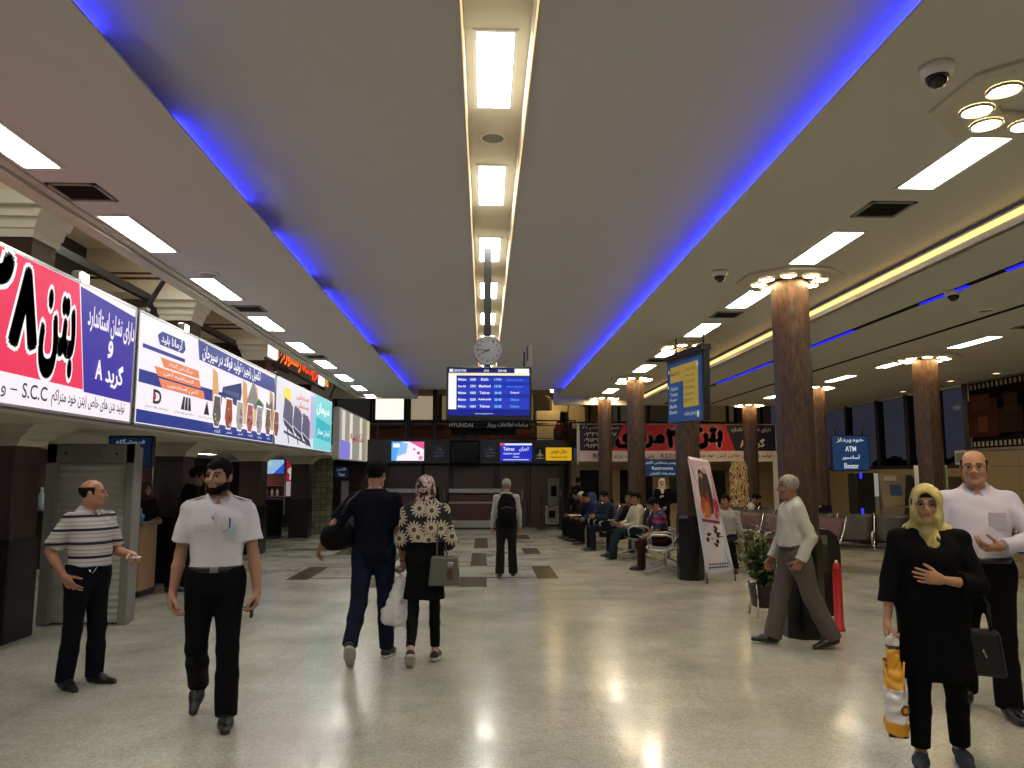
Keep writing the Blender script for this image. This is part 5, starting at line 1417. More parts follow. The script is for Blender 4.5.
for l, x, z, w, h_, fl_ in (('tall framed notice on the dark wall beside the far doors', 2.25, 1.1, .36, .85, False), ('small white framed picture standing on the floor by the far doors', 2.1, .42, .4, .55, True)):
    t = thing('framed_notice', l, 'notice', (x, 23.9 if fl_ else YB-.06, z)); bx('frame', ALU if fl_ else GREYP, (0, 0, 0), (w, .03, h_), t, .005); bx('print', mat('notice_grey', '6A6A66', .6), (0, -.017, 0), (w-.06, .004, h_-.06), t); bx('dark_image', BLACKM, (0, -.021, .02), (w*.5, .003, h_*.4), t)
    if fl_: B().use(BLACK).box((0, .08, -.15), (.03, .22, .03), rot=(R(-30), 0, 0)).obj('prop', t)
# gallery goods: warm lit cartons and jar
KRAFT = mat('kraft_card', 'DCC694', .7)
for k, (x, y, z, w, d, h_, l) in enumerate(((2.2, 26.0, 2.74, .9, .5, .62, 'large carton at the bottom of the gallery stack'), (2.15, 26.0, 3.36, .8, .5, .42, 'pale carton in the middle of the gallery stack'), (2.55, 26.3, 3.78, .55, .4, .4, 'open carton on top of the gallery stack'), (3.2, 26.4, 2.74, .55, .5, 1.2, 'tall carton beside the gallery stack'), (3.15, 26.4, 3.94, .5, .4, .36, 'small carton on the tall gallery carton'))):
    t = thing('carton', l, 'carton', (x, y, z), R(8*(k % 3-1)), 'cartons on the gallery')
    bx('box', KRAFT, (0, 0, h_/2), (w, d, h_), t, .006); bx('packing_tape', mat('tape_brown', '8A6A34', .4), (0, 0, h_+.001), (w*.98, .05, .003), t)
    if k == 2:
        B().use(KRAFT).box((-w/2-.08, 0, h_+.08), (.02, d, .24), rot=(0, R(-45), 0)).obj('flap', t)
t = thing('added_carton_lamp', 'added unseen warm lamp brightening the gallery cartons', 'lamp', (2.3, 25.2, 4.42)); B().use(lit('FFE0A8', 70)).lathe([(.12, 0), (.1, -.06), (.02, -.09)], n=16).obj('bulb', t); B().use(BLACK).lathe([(.02, .14), (.13, 0)], n=16).obj('shade', t)  # lamp added out of sight to warm the carton stack
t = thing('round_jar', 'dark red round jar standing before the gallery cartons', 'jar', (2.5, 25.5, 2.74)); B().use(mat('jar_red', '5A1A14', .3)).lathe([(.16, 0), (.2, .2), (.2, .4), (.12, .55), (.1, .62)], n=20).obj('body', t); B().use(BLACK).lathe([(.11, .62), (.02, .7)], n=16).obj('lid', t)
t = thing('gallery_cabinet', 'dark cabinet on the gallery at the end of the railing', 'cabinet', (3.25, 25.45, 2.74)); bx('body', DARKWOOD, (0, 0, .32), (.9, .3, .64), t, .01); bx('door', mat('door_leaf'), (-.2, -.155, .32), (.38, .015, .56), t); bx('door', mat('door_leaf'), (.2, -.155, .32), (.38, .015, .56), t)

# right side: cash machines, brochure stand, hanging carpet, standing boards
def atm(label, x, y, rz, c, w=.8, h_=1.62):
    t = thing('cash_machine', label, 'cash machine', (x, y, 0), rz); m = mat('atm_'+c, c, .4)
    b = B().use(m).prism([(-.36, 0), (.36, 0), (.36, h_), (-.25, h_), (-.3, 1.2), (-.38, .95), (-.36, .8)], w, 'x', -w/2); b.obj('body', t)
    bx('screen', lit('3A4A60', .25), (0, -.285, 1.3), (w*.4, .02, .24), t, rot=(R(-8), 0, 0)); bx('keypad', STEEL, (0, -.37, .98), (w*.34, .08, .02), t)
    B().use(mat('atm_stripe', '2A2622', .4)).prism([(.05, .05), (.16, .05), (.28, .9), (.34, h_-.03), (.2, h_-.03), (.12, .8)], -.012, 'y', -.365).obj('curved_stripe', t)
    bx('top_sign', mat('atm_sign', 'B8B0A0', .5), (-.1, -.27, h_-.1), (.26, .02, .1), t)
    return t
atm('beige cash machine with a dark curved stripe below the ATM sign', 9.02, 17.0, 0, '8A7C66', .64, 1.66)
atm('second beige cash machine, right of the striped one', 9.62, 17.9, 0, '857560', .7, 1.6)
t = thing('kiosk_terminal', 'dark self-service terminal with blue lights and a pale edge lamp', 'kiosk', (8.35, 16.9, 0))
bx('body', BLACK, (0, 0, .84), (.42, .4, 1.68), t, .02); bx('edge_lamp', lit('A8A8A0', .6), (.24, -.18, 1.42), (.1, .03, .5), t); bx('lower_edge', GREYP, (.24, -.18, .95), (.1, .03, .42), t)
for z in (1.62, .84):
    B().use(lit('2A2CFF', 2.0)).box((-.1, -.205, z), (.05, .01, .13), .004).obj('blue_light', t)
t = thing('leaflet_board', 'white and green leaflet board behind the woman with the headscarf', 'board', (8.35, 14.2, 0))
B().use(ALU).box((0, .1, .5), (.05, .3, .03)).box((0, 0, .5), (.04, .03, 1.0)).box((0, .1, .01), (.5, .4, .02)).obj('stand', t)
bx('panel', WHITE, (0, 0, 1.36), (.62, .02, .9), t); a = Art(); a.y = -.011; a.poly(mat('board_green', '6E9A4E', .5), [(-.12, .93), (.3, .93), (.3, 1.78), (-.02, 1.78), (-.1, 1.4)]); a.rect(mat('board_red', 'A82A2A', .5), -.28, 1.1, -.14, 1.26); a.text(WHITE, 'N', (-.26, 1.12, -.17, 1.24), .03, ar=False); a.text(INK, '10', (.1, 1.3, .24, 1.44), .02, ar=False); a.obj('print', t)
def carpet_mat():
    m = bpy.data.materials.new('patterned_cloth'); m.use_nodes = True; nt = m.node_tree; b = nt.nodes['Principled BSDF']; L = nt.links.new
    tc = nt.nodes.new('ShaderNodeTexCoord'); w_ = nt.nodes.new('ShaderNodeTexWave'); w_.inputs['Scale'].default_value = 4.5; w_.inputs['Distortion'].default_value = 9; w_.inputs['Detail'].default_value = 2; w_.inputs['Detail Scale'].default_value = 2.5
    L(tc.outputs['Object'], w_.inputs['Vector']); r = nt.nodes.new('ShaderNodeValToRGB'); r.color_ramp.interpolation = 'CONSTANT'
    r.color_ramp.elements[0].color = lin('4E3B2A'); r.color_ramp.elements[1].color = lin('B09468'); r.color_ramp.elements[1].position = .3
    L(w_.outputs['Fac'], r.inputs['Fac']); L(r.outputs['Color'], b.inputs['Base Color']); b.inputs['Roughness'].default_value = .9; return m
t = thing('draped_figure_stand', 'tall stand draped in beige cloth with dark squiggles beyond the benches', 'cloth', (5.98, 18.0, 0))
f = Field(); f.u(loft((0, 0, .1), np.eye(3), [(0, .26, .2, .2, 0), (.6, .22, .16, .16, 0), (1.3, .21, .14, .14, 0), (1.7, .2, .13, .13, 0), (1.84, .15, .1, .1, 0)], rip=(.1, 7, 1.9)), 0); f.fold(.01, .9); f.mesh('draped_cloth', .014, carpet_mat(), t)
B().use(BLACK).lathe([(.22, 0), (.22, .03), (.03, .05), (.03, .3)], n=20).obj('foot', t)
t = thing('narrow_notice_strip', 'narrow pale notice strip hung behind the first stone column', 'notice', (6.25, 16.4, 1.45)); B().use(BLACK).tube([(0, .02, -1.45), (0, .02, .6)], .012, 6).obj('pole', t); bx('strip', mat('strip_pale', 'B0A490', .6), (0, 0, 0), (.1, .012, 1.1), t)
for k, (x, y, w, h_, z, l) in enumerate(((10.16, 16.75, 1.2, 1.55, .9, 'glazed brown cabinet against the right wall behind the man in the pale shirt'),)):
    t = thing('display_cabinet', l, 'cabinet', (x, y, 0), -PI/2); bx('carcass', mat('cabinet_brown', '5A4430', .5), (0, -.18, .8), (w, .35, 1.6), t, .01); bx('glass_door', GLASSD, (0, -.362, .85), (w-.16, .012, 1.3), t); bx('shelf_edge', mat('cabinet_brown'), (0, -.37, .9), (w-.1, .02, .03), t)
t = thing('wall_speaker_box', 'small pale box at the foot of the film-strip poster', 'box', (10.1, 15.95, 2.0), -PI/2); bx('case', mat('case_pale', 'B8AE98', .5), (0, 0, 0), (.4, .12, .3), t, .01); bx('grille', GREYP, (0, -.063, 0), (.3, .008, .2), t)
# dark plants outside the right windows are shown as a low hedge line
for k, y in enumerate((16.6, 18.0, 19.4, 20.8)):
    t = thing('garden_shrub', 'dark shrub seen through the high right windows, %s' % ORD[k], 'shrub', (11.2, y, 1.1), 0, 'shrubs outside the right windows')
    f = Field(); rg = random.Random(k)
    for q in range(9): f.u(ell((rg.uniform(-.3, .3), rg.uniform(-.32, .32), .45+rg.uniform(-.3, .35)), (.26, .26, .3)), .08)
    f.fold(.05, .9, k); f.mesh('foliage', .045, mat('hedge_dark', '1B2416', .9), t); B().use(mat('stem_brown')).tube([(0, 0, -.2), (0, 0, .5)], .05, 6).obj('trunk', t)
slab('floor', mat('outside_ground', '3A382F', .9), 10.4, 16, 13, 27, .85, .9)

for k, x in enumerate((-3.6, -.6, 5.2, 7.6)):  # unseen lights added to brighten the gallery wall and ledge
    t = thing('ceiling_light', 'added unseen warm light for the upper gallery wall, %s from the left' % ORD[k].replace('nearest', 'first'), 'ceiling light', (x, 26.2, 5.25), 0, 'added gallery wall lights')
    B().use(WHITE).lathe([(.2, 0), (.2, -.03), (.17, -.035)], n=20, caps=False).obj('rim', t); B().use(lit('FFDDA8', 18)).lathe([(.17, -.03), (.08, -.045), (.01, -.05)], n=20).obj('diffuser', t)
# ------------------------------------------------------------------ people
HB, HG, HBR = mat('hair_black', '080706', .8), mat('hair_grey', '837E74', .7, bump=.3, bscale=120), mat('hair_brown', '1C120C', .8)
TB = mat('trouser_black', '0A0A0C', .85); SHOE = mat('shoe_black', '0D0C0B', .35); SW = mat('shirt_white', 'C4C4C4', .8); CB = mat('coat_black', '08080A', .9)
JEANS = mat('jeans_navy', '141B2C', .9, var=.3, vscale=9); RUB = mat('rubber_white', 'A8A69C', .6)
def at_person(p, o): o.parent = p.t; return o
def free(o, p):
    """a carried thing stays top-level: same place as if it were in the carrier's frame"""
    o.location = p.t.location; o.rotation_euler = p.t.rotation_euler; return o
# 1 officer
p = Person('man in a white short-sleeved uniform shirt walking towards the camera', (-1.67, 5.29, 0), 13, 1.80, armL=(2, 10, 12, 8), armR=(-4, 9, 14, 8), legL=(5, 1, 5, 0, 4), legR=(-5, 2, 40, 40, 6), anchor='L', head=(-22, 2, 0), vox=.005,
           handL=dict(curl=42), handR=dict(curl=34))
p.body(tone='9A7258', beard=('2A1C14', .75)); p.hair(HB, th=.013); p.hair(HB, 'beard', name='beard')
p.trousers(TB, hem=.07, end=1.04); p.top(SW, hem=.052, neck=.495, sleeve=.72, taper=.062, infl=.014); p.collar(SW); p.belt(SHOE, STEEL, z=.06, infl=.018); p.shoes(SHOE)
k = p.k
def patch(p, name, m, c, s, rz=0, ry=0):
    """small piece lying on the chest"""
    o = B().use(m).box((0, 0, 0), s, .002).obj(name, p.shirt); o.matrix_local = Matrix.Translation(p.T(c)) @ Matrix(p.Rt.tolist()).to_4x4() @ Euler((R(8), R(ry), R(rz))).to_matrix().to_4x4(); return o
for x in (-1, 1):
    patch(p, 'pocket_flap', mat('shirt_flap', 'C2C2C2', .8), (.085*x, -.128, .33), (.1, .006, .045), 14*x)
    o = B().use(mat('shirt_flap')).box((0, 0, 0), (.13, .05, .012), .004).obj('epaulette', p.shirt); o.matrix_local = Matrix.Translation(p.T((.145*x, .01, .507))) @ Euler((0, R(17*x), 0)).to_matrix().to_4x4()
patch(p, 'pen', mat('pen_blue', '1A2A6A', .3), (-.012, -.138, .375), (.008, .008, .06), 0, -25); patch(p, 'pen', mat('pen_blue'), (.085, -.135, .355), (.01, .01, .07))
patch(p, 'name_badge', mat('badge', '9FB0B4', .3), (.095, -.133, .285), (.055, .006, .085), 10); patch(p, 'button_placket', mat('shirt_flap'), (0, -.1315, .26), (.026, .004, .34))
g = p.J['gripL']; o = thing('mobile_phone', 'black mobile phone in the left hand of the uniformed man', 'phone', (0, 0, 0)); q = B().use(BLACK).box((0, 0, 0), (.02, .07, .12), .006); q = q.obj('case', o); q2 = B().use(mat('off_screen')).box((.0105, 0, 0), (.002, .06, .1)).obj('screen', o)
for z in (q, q2): z.matrix_local = Matrix.Translation(g-V3(0, 0, .01))
free(o, p)
# 2 striped polo
def stripe_mat():
    m = bpy.data.materials.new('striped_polo'); m.use_nodes = True; nt = m.node_tree; b = nt.nodes['Principled BSDF']; L = nt.links.new
    tc = nt.nodes.new('ShaderNodeTexCoord'); s_ = nt.nodes.new('ShaderNodeSeparateXYZ'); L(tc.outputs['Object'], s_.inputs[0])
    def band(per, wid, off):
        a = nt.nodes.new('ShaderNodeMath'); a.operation = 'ADD'; a.inputs[1].default_value = off; L(s_.outputs['Z'], a.inputs[0])
        d = nt.nodes.new('ShaderNodeMath'); d.operation = 'MODULO'; d.inputs[1].default_value = per; L(a.outputs[0], d.inputs[0])
        e = nt.nodes.new('ShaderNodeMath'); e.operation = 'LESS_THAN'; e.inputs[1].default_value = wid; L(d.outputs[0], e.inputs[0]); return e
    m1 = nt.nodes.new('ShaderNodeMix'); m1.data_type = 'RGBA'; m1.inputs[6].default_value = lin('BDBBB4'); m1.inputs[7].default_value = lin('A2A09A'); L(band(.031, .013, 5.0).outputs[0], m1.inputs[0])
    m2 = nt.nodes.new('ShaderNodeMix'); m2.data_type = 'RGBA'; m2.inputs[7].default_value = lin('14141A'); L(m1.outputs[2], m2.inputs[6]); L(band(.105, .021, 5.0).outputs[0], m2.inputs[0])
    L(m2.outputs[2], b.inputs['Base Color']); b.inputs['Roughness'].default_value = .85; return m
p = Person('balding man in a white polo with dark stripes looking away to the right', (-3.15, 6.36, 0), 66, 1.65, belly=.045, armL=(8, 10, 78, 12), armR=(-28, 14, 66, 20), legL=(3, 2, 5, 0, 10), legR=(-1, 2, 5, 0, 14), head=(42, 0, 0), vox=.005, wide=1.04, handL=dict(curl=45, roll=60), handR=dict(curl=20), lean=-2)
p.body(tone='A87A5E'); p.hair(HBR, 'bald', th=.012); SPM = stripe_mat(); p.top(SPM, 'polo_shirt', hem=.05, sleeve=.85, taper=.064, infl=.015, neck=.495, fold=.004); p.collar(mat('polo_collar', 'B4B2AC', .85)); p.trousers(mat('trouser_ink', '0D0F16', .85), hem=.072, end=1.06, infl=.018); p.shoes(SHOE)
o = thing('paper_cup', 'small white paper in the hand of the man in stripes', 'paper'); q = B().use(WHITE).box((0, 0, 0), (.05, .08, .012), .004).obj('folded_sheet', o); q.matrix_local = Matrix.Translation(p.J['gripL']+V3(0, 0, .02)); free(o, p)
kc = B().use(CHROME).tube([p.T((-.05, -.17, .05)), p.T((-.09, -.165, .0)), p.T((-.12, -.15, .03))], .004, 6); kc.obj('key_chain', p.t)
# 3 man walking away in navy
NAVYT = mat('tee_navy', '0A0D18', .9)
p = Person('man in a navy t-shirt and jeans walking away with a black duffel bag', (-.86, 7.3, 0), 178, 1.82, armL=(-14, 36, 42, 0), armR=(-2, 9, 10, 6), legL=(-14, 2, 30, 44, 8), legR=(7, 2, 4, 0, 10), anchor='R', head=(-14, 6, 0), vox=.005, handR=dict(curl=55), handL=dict(curl=25))
p.body(tone='8E674E'); p.hair(HB, 'low', th=.02); p.top(NAVYT, 't_shirt', hem=-.1, sleeve=.8, taper=.06, infl=.016, flare=.0, loose=.008); p.trousers(JEANS, hem=.062, end=1.0, knee=.066); p.shoes(mat('shoe_dark', '14141A', .6), RUB)
for c_ in 'R':
    wv = p.J['WR']; hb = B().use(BLACK).tube([wv+.034*V3(math.cos(a), math.sin(a), 0) for a in [2*PI*i/14 for i in range(14)]], .006, 6, closed=True).obj('wrist_band', p.t)
o = thing('duffel_bag', 'black duffel bag under the arm of the man in navy', 'bag'); f = Field()
c0 = p.T((.31, -.1, .13)); f.u(rc(c0+V3(-.02, -.2, .03), c0+V3(.02, .16, -.02), .115, .12, w=V3(1, 0, 0), wf=1.2), 0).u(ell(c0+V3(.0, 0, -.03), (.14, .2, .12)), .05); f.fold(.008, .8, 2); f.mesh('body', .009, mat('nylon_black', '070708', .8), o)
B().use(BLACK).tube([c0+V3(-.02, -.18, .12), p.T((.17, -.06, .47)), p.T((.12, .05, .5)), p.T((.2, .13, .42)), c0+V3(0, .2, .1)], .014, 6).obj('shoulder_strap', o); B().use(STEEL).tube([c0+V3(.06, -.2, .13), c0+V3(.05, 0, .155), c0+V3(.03, .2, .11)], .004, 6).obj('zip', o); free(o, p)
o = thing('plastic_carrier_bag', 'white plastic carrier bag hanging from the right hand of the man in navy', 'bag'); gp = p.J['gripR']; f = Field(); PLW = mat('plastic_white', 'DADAD6', .45)
f.u(loft(gp-V3(0, 0, .48), np.eye(3), [(0, .09, .06, .06, 0), (.03, .155, .1, .1, 0), (.12, .165, .1, .1, 0), (.26, .125, .08, .08, 0), (.37, .065, .045, .045, 0), (.45, .02, .018, .018, 0), (.5, .012, .012, .012, 0)], rip=(.09, 6, .5)), 0); f.fold(.007, 1.6, 1); f.mesh('sack', .007, PLW, o)
B().use(PLW).tube([gp+V3(.012, 0, .0), gp+V3(.01, .02, .03), gp+V3(-.01, .02, .03), gp+V3(-.012, 0, 0)], .006, 6).obj('handle', o); free(o, p)
# 4 woman walking away
def daisy_mat():
    m = bpy.data.materials.new('daisy_print'); m.use_nodes = True; nt = m.node_tree; b = nt.nodes['Principled BSDF']; L = nt.links.new; N = nt.nodes.new
    def M_(op, a, c=None):
        n = N('ShaderNodeMath'); n.operation = op
        for i, v in enumerate((a, c)):
            if v is None: continue
            if isinstance(v, (int, float)): n.inputs[i].default_value = v
            else: L(v, n.inputs[i])
        return n.outputs[0]
    tc = N('ShaderNodeTexCoord'); s_ = N('ShaderNodeSeparateXYZ'); L(tc.outputs['Object'], s_.inputs[0]); cb = N('ShaderNodeCombineXYZ'); L(s_.outputs['X'], cb.inputs[0]); L(s_.outputs['Z'], cb.inputs[1])
    v = N('ShaderNodeTexVoronoi'); v.inputs['Scale'].default_value = 7.0; v.inputs['Randomness'].default_value = .75; v.voronoi_dimensions = '2D'; L(cb.outputs[0], v.inputs['Vector'])
    sc_ = N('ShaderNodeVectorMath'); sc_.operation = 'SUBTRACT'; L(cb.outputs[0], sc_.inputs[0]); L(v.outputs['Position'], sc_.inputs[1])
    s2 = N('ShaderNodeSeparateXYZ'); L(sc_.outputs['Vector'], s2.inputs[0])
    ang = M_('ARCTAN2', s2.outputs['Y'], s2.outputs['X']); pet = M_('ABSOLUTE', M_('SINE', M_('MULTIPLY', ang, 7.0))); rr = v.outputs['Distance']
    rad = M_('ADD', M_('MULTIPLY', pet, .33), .24); inside = M_('LESS_THAN', rr, rad); core = M_('LESS_THAN', rr, .14)
    m1 = N('ShaderNodeMix'); m1.data_type = 'RGBA'; m1.inputs[6].default_value = lin('0B0A0A'); m1.inputs[7].default_value = lin('A8A08C'); L(inside, m1.inputs[0])
    m2 = N('ShaderNodeMix'); m2.data_type = 'RGBA'; m2.inputs[7].default_value = lin('4A3420'); L(m1.outputs[2], m2.inputs[6]); L(core, m2.inputs[0]); L(m2.outputs[2], b.inputs['Base Color']); b.inputs['Roughness'].default_value = .85; return m
def blot_mat(name, cols, scale, rough=.75):
    m = bpy.data.materials.new(name); m.use_nodes = True; nt = m.node_tree; b = nt.nodes['Principled BSDF']; L = nt.links.new
    tc = nt.nodes.new('ShaderNodeTexCoord'); n = nt.nodes.new('ShaderNodeTexNoise'); n.inputs['Scale'].default_value = scale; n.inputs['Detail'].default_value = 1.5; n.inputs['Distortion'].default_value = .8; L(tc.outputs['Object'], n.inputs['Vector'])
    r = nt.nodes.new('ShaderNodeValToRGB'); r.color_ramp.interpolation = 'CONSTANT'; e = r.color_ramp.elements; e[0].color = lin(cols[0]); e[0].position = 0
    e[1].color = lin(cols[1]); e[1].position = .42
    for i, c in enumerate(cols[2:]): q = e.new(.42+.075*(i+1)); q.color = lin(c)
    L(n.outputs['Fac'], r.inputs['Fac']); L(r.outputs['Color'], b.inputs['Base Color']); b.inputs['Roughness'].default_value = rough; return m
p = Person('woman in a daisy-print blouse and patterned headscarf walking away', (-.42, 7.12, 0), 181, 1.66, 'f', armL=(14, 7, 55, 22), armR=(12, 10, 66, 22), legL=(-12, 1, 22, 34, 6), legR=(6, 1, 5, 0, 6), anchor='R', vox=.0055, head=(6, 0, 0))
p.body(tone='B08A6E'); p.scarf(blot_mat('scarf_pink_black', ('0D0B0C', '141012', '9C7A78', 'B9A89C', '5A2A34', 'C8B8A0'), 16), th=.02, tail=False)
p.top(CB, 'long_coat', sleeve=.3, hem=-.36, flare=.10, infl=.018, rip=(.03, 8, 0)); p.top(daisy_mat(), 'daisy_blouse', sleeve=1.55, hem=.16, infl=.034, loose=.02, taper=.07, wrist=.06, neck=.51)
p.trousers(TB, 'leggings', hem=.043, end=.9, knee=.05, thigh=.075, infl=.006); p.shoes(mat('shoe_dark'), RUB, low=True)
o = thing('grey_handbag', 'grey handbag with buckle hanging at the right side of the woman walking away', 'bag'); GB_ = mat('leather_grey', '55554F', .4); c0 = p.T((-.19, .12, -.09)); 
hb = B().use(GB_).prism([(c0[0]-.14, c0[2]-.13), (c0[0]+.14, c0[2]-.13), (c0[0]+.115, c0[2]+.12), (c0[0]-.115, c0[2]+.12)], .12, 'y', c0[1]-.04); bmesh.ops.bevel(hb.bm, geom=list(hb.bm.edges), offset=.018, segments=2, affect='EDGES', profile=.6); hb.obj('body', o)
B().use(GB_).tube([c0+V3(.07, 0, .11), p.T((-.12, .13, .2)), p.T((-.125, .08, .47)), p.T((-.13, .0, .5)), p.T((-.13, -.12, .38)), c0+V3(-.02, -.03, .11)], .009, 6).obj('shoulder_strap', o)
B().use(CHROME).box(c0+V3(-.05, .084, .05), (.05, .012, .045), .004).obj('buckle', o); B().use(mat('tag_brown', '4A2A1C', .5)).box(c0+V3(-.05, .088, -.03), (.05, .012, .08), .006).obj('leather_tag', o); free(o, p)
# 5 man with backpack
p = Person('grey-haired man with a black backpack walking away in the middle of the hall', (.48, 12.66, 0), 180, 1.6, armL=(0, 8, 14, 5), armR=(4, 8, 20, 8), legL=(2, 2, 6, 8, 6), legR=(4, 2, 4, 0, 6), anchor='R', vox=.0075)
p.body(tone='8A6850'); p.hair(HG, th=.013); p.top(mat('shirt_pale', '9C9C96', .85), sleeve=1.95, hem=.02); p.trousers(mat('trouser_grey', '1C1C1C', .9), hem=.08, end=1.06, infl=.018); p.shoes(SHOE)
o = thing('backpack', 'black backpack on the back of the grey-haired man', 'backpack'); f = Field(); c0 = p.T((0, .2, .24)); f.u(loft(c0-V3(0, 0, .25), np.eye(3), [(0, .13, .06, .08, 0), (.08, .155, .07, .1, 0), (.3, .15, .07, .095, 0), (.44, .12, .06, .07, 0), (.5, .06, .04, .04, 0)], p=2.8), 0); f.u(ell(c0+V3(0, .09, -.08), (.1, .045, .11)), .02); f.fold(.004, 1.3); f.mesh('body', .009, mat('nylon_black'), o)
for x in (-1, 1): B().use(BLACK).tube([c0+V3(.08*x, -.04, .2), p.T((.1*x, .02, .505)), p.T((.11*x, -.1, .42)), p.T((.12*x, -.12, .25)), p.T((.15*x, .0, .1)), c0+V3(.12*x, -.04, -.2)], .016, 6).obj('strap', o)
B().use(STEEL).tube([c0+V3(-.1, .1, .02), c0+V3(0, .125, .05), c0+V3(.1, .1, .02)], .003, 5).obj('zip', o); free(o, p)
# 6 old man striding
p = Person('white-haired old man in a pale shirt and grey trousers striding to the left', (3.06, 7.52, 0), -92, 1.70, belly=.02, armL=(-17, 8, 46, 14), armR=(8, 8, 20, 10), legL=(-16, 2, 9, 12, 4), legR=(18, 2, 6, -4, 4), head=(-4, 4, 0), vox=.0055, lean=2, handL=dict(curl=40))
p.body(tone='8A6448'); p.hair(HG, 'short', th=.013); p.top(mat('shirt_ivory', 'B5B5A8', .85), sleeve=1.98, hem=.052, infl=.016, loose=.01, fold=.005, wrist=.045, neck=.495); p.collar(mat('shirt_ivory')); p.belt(SHOE, STEEL, z=.055, infl=.034)
p.trousers(mat('trouser_taupe', '56504A', .9), hem=.088, end=1.06, infl=.026, knee=.072, fold=.005); p.shoes(SHOE)
# 7 woman in black
p = Person('woman in a black coat with a yellow headscarf walking towards the camera', (2.62, 4.53, 0), -24, 1.615, 'f', belly=.03, armL=(16, 14, 102, 52), armR=(6, 11, 10, 8), legL=(-3, 2, 8, 4, 8), legR=(4, 2, 3, 0, 8), vox=.0045, head=(-6, 3, 0), wide=1.1, handL=dict(curl=24, spread=7, roll=-20), handR=dict(curl=60))
p.body(tone='A9805F', lips='7A4238', brow='2A1C14'); p.hair(HB, 'low', th=.012); p.scarf(blot_mat('scarf_yellow', ('8E8048', 'A89A58', 'B3A562', 'C8BC7E', '2A2416'), 9, .55), th=.02, open_=(.062, .12, .1), oc=(0, -.14, -.008), tail=True); p.glasses(mat('glasses_frame', '3A2A22', .3))
p.top(CB, 'black_coat', sleeve=1.5, hem=-.42, flare=.07, infl=.02, rip=(.025, 8, 0), taper=.06, wrist=.062, loose=.015, neck=.5); p.trousers(TB, hem=.058, end=.96, knee=.06); p.shoes(mat('shoe_navy', '1A2338', .6), low=True)
o = thing('shopping_bag', 'yellow and white plastic shopping bag in the right hand of the woman in black', 'bag'); gp = p.J['gripR']; YEL = mat('bag_yellow', 'D2961E', .35); WBG = mat('bag_white', 'CFCDC8', .35)
def bagpart(name, m, tab): 
    f = Field(); f.u(loft(gp-V3(0, 0, .52), np.eye(3), tab, p=2.6, rip=(.06, 5, .6)), 0); f.fold(.004, 2.2, 3); return f.mesh(name, .006, m, o)
bagpart('yellow_foot', YEL, [(0, .05, .1, .1, 0), (.015, .062, .112, .112, 0), (.075, .06, .112, .112, 0)]); bagpart('white_band', WBG, [(.073, .06, .112, .112, 0), (.2, .057, .108, .108, 0), (.25, .053, .1, .1, 0)])
bagpart('yellow_neck', YEL, [(.248, .053, .1, .1, 0), (.34, .045, .075, .075, 0), (.43, .035, .055, .055, 0), (.475, .03, .052, .052, 0)]); bagpart('dark_rim', mat('bag_plum', '2A1A2C', .4), [(.463, .033, .055, .055, 0), (.485, .033, .056, .056, 0)]); bagpart('white_rim', WBG, [(.48, .033, .056, .056, 0), (.535, .03, .05, .05, 0)])
bx('black_base', BLACK, gp-V3(0, 0, .519), (.1, .2, .012), o, .004)
for q in range(5): B().use(mat('bag_gold', 'E0B040', .3)).box(gp+V3(-.045+.022*q, -.062, -.2), (.01, .012, .16), .003, rot=(R(-8), R(-6+3*q), 0)).obj('gold_streak', o)
for q in range(3): B().use(mat('bag_redprint', '9A2A20', .4)).box(gp+V3(-.046, -.03, -.12-.035*q), (.02, .02, .024), .004).obj('red_print', o)
B().use(mat('bag_flower', '5A3A18', .4)).lathe([(.03, 0), (.03, .004)], n=14, M=Matrix.Translation(gp+V3(.04, -.098, -.375)) @ Euler((PI/2, 0, R(40))).to_matrix().to_4x4()).use(YEL).lathe([(.016, .004), (.016, .006)], n=12, M=Matrix.Translation(gp+V3(.04, -.098, -.375)) @ Euler((PI/2, 0, R(40))).to_matrix().to_4x4()).obj('flower_print', o); free(o, p)
el = p.J['EL']; o = thing('black_handbag', 'black handbag with a silver clasp hanging from the elbow of the woman in black', 'bag'); LB_ = mat('leather_black', '060606', .3); c0 = el+V3(-.0, .12, -.36)
hb = B().use(LB_).prism([(c0[0]-.13, c0[2]-.15), (c0[0]+.13, c0[2]-.15), (c0[0]+.105, c0[2]+.1), (c0[0]-.105, c0[2]+.1)], .12, 'y', c0[1]-.06); bmesh.ops.bevel(hb.bm, geom=list(hb.bm.edges), offset=.02, segments=2, affect='EDGES', profile=.6); hb.obj('body', o)
B().use(LB_).tube([c0+V3(.07, 0, .09), c0+V3(.06, -.04, .24), el*.85+p.J['WL']*.15+V3(.0, 0, .065), c0+V3(-.07, -.04, .24), c0+V3(-.07, 0, .09)], .009, 6).obj('handle', o); B().use(CHROME).box(c0+V3(.02, -.066, -.02), (.014, .008, .05), .003, rot=(0, R(-20), 0)).obj('clasp', o); free(o, p)
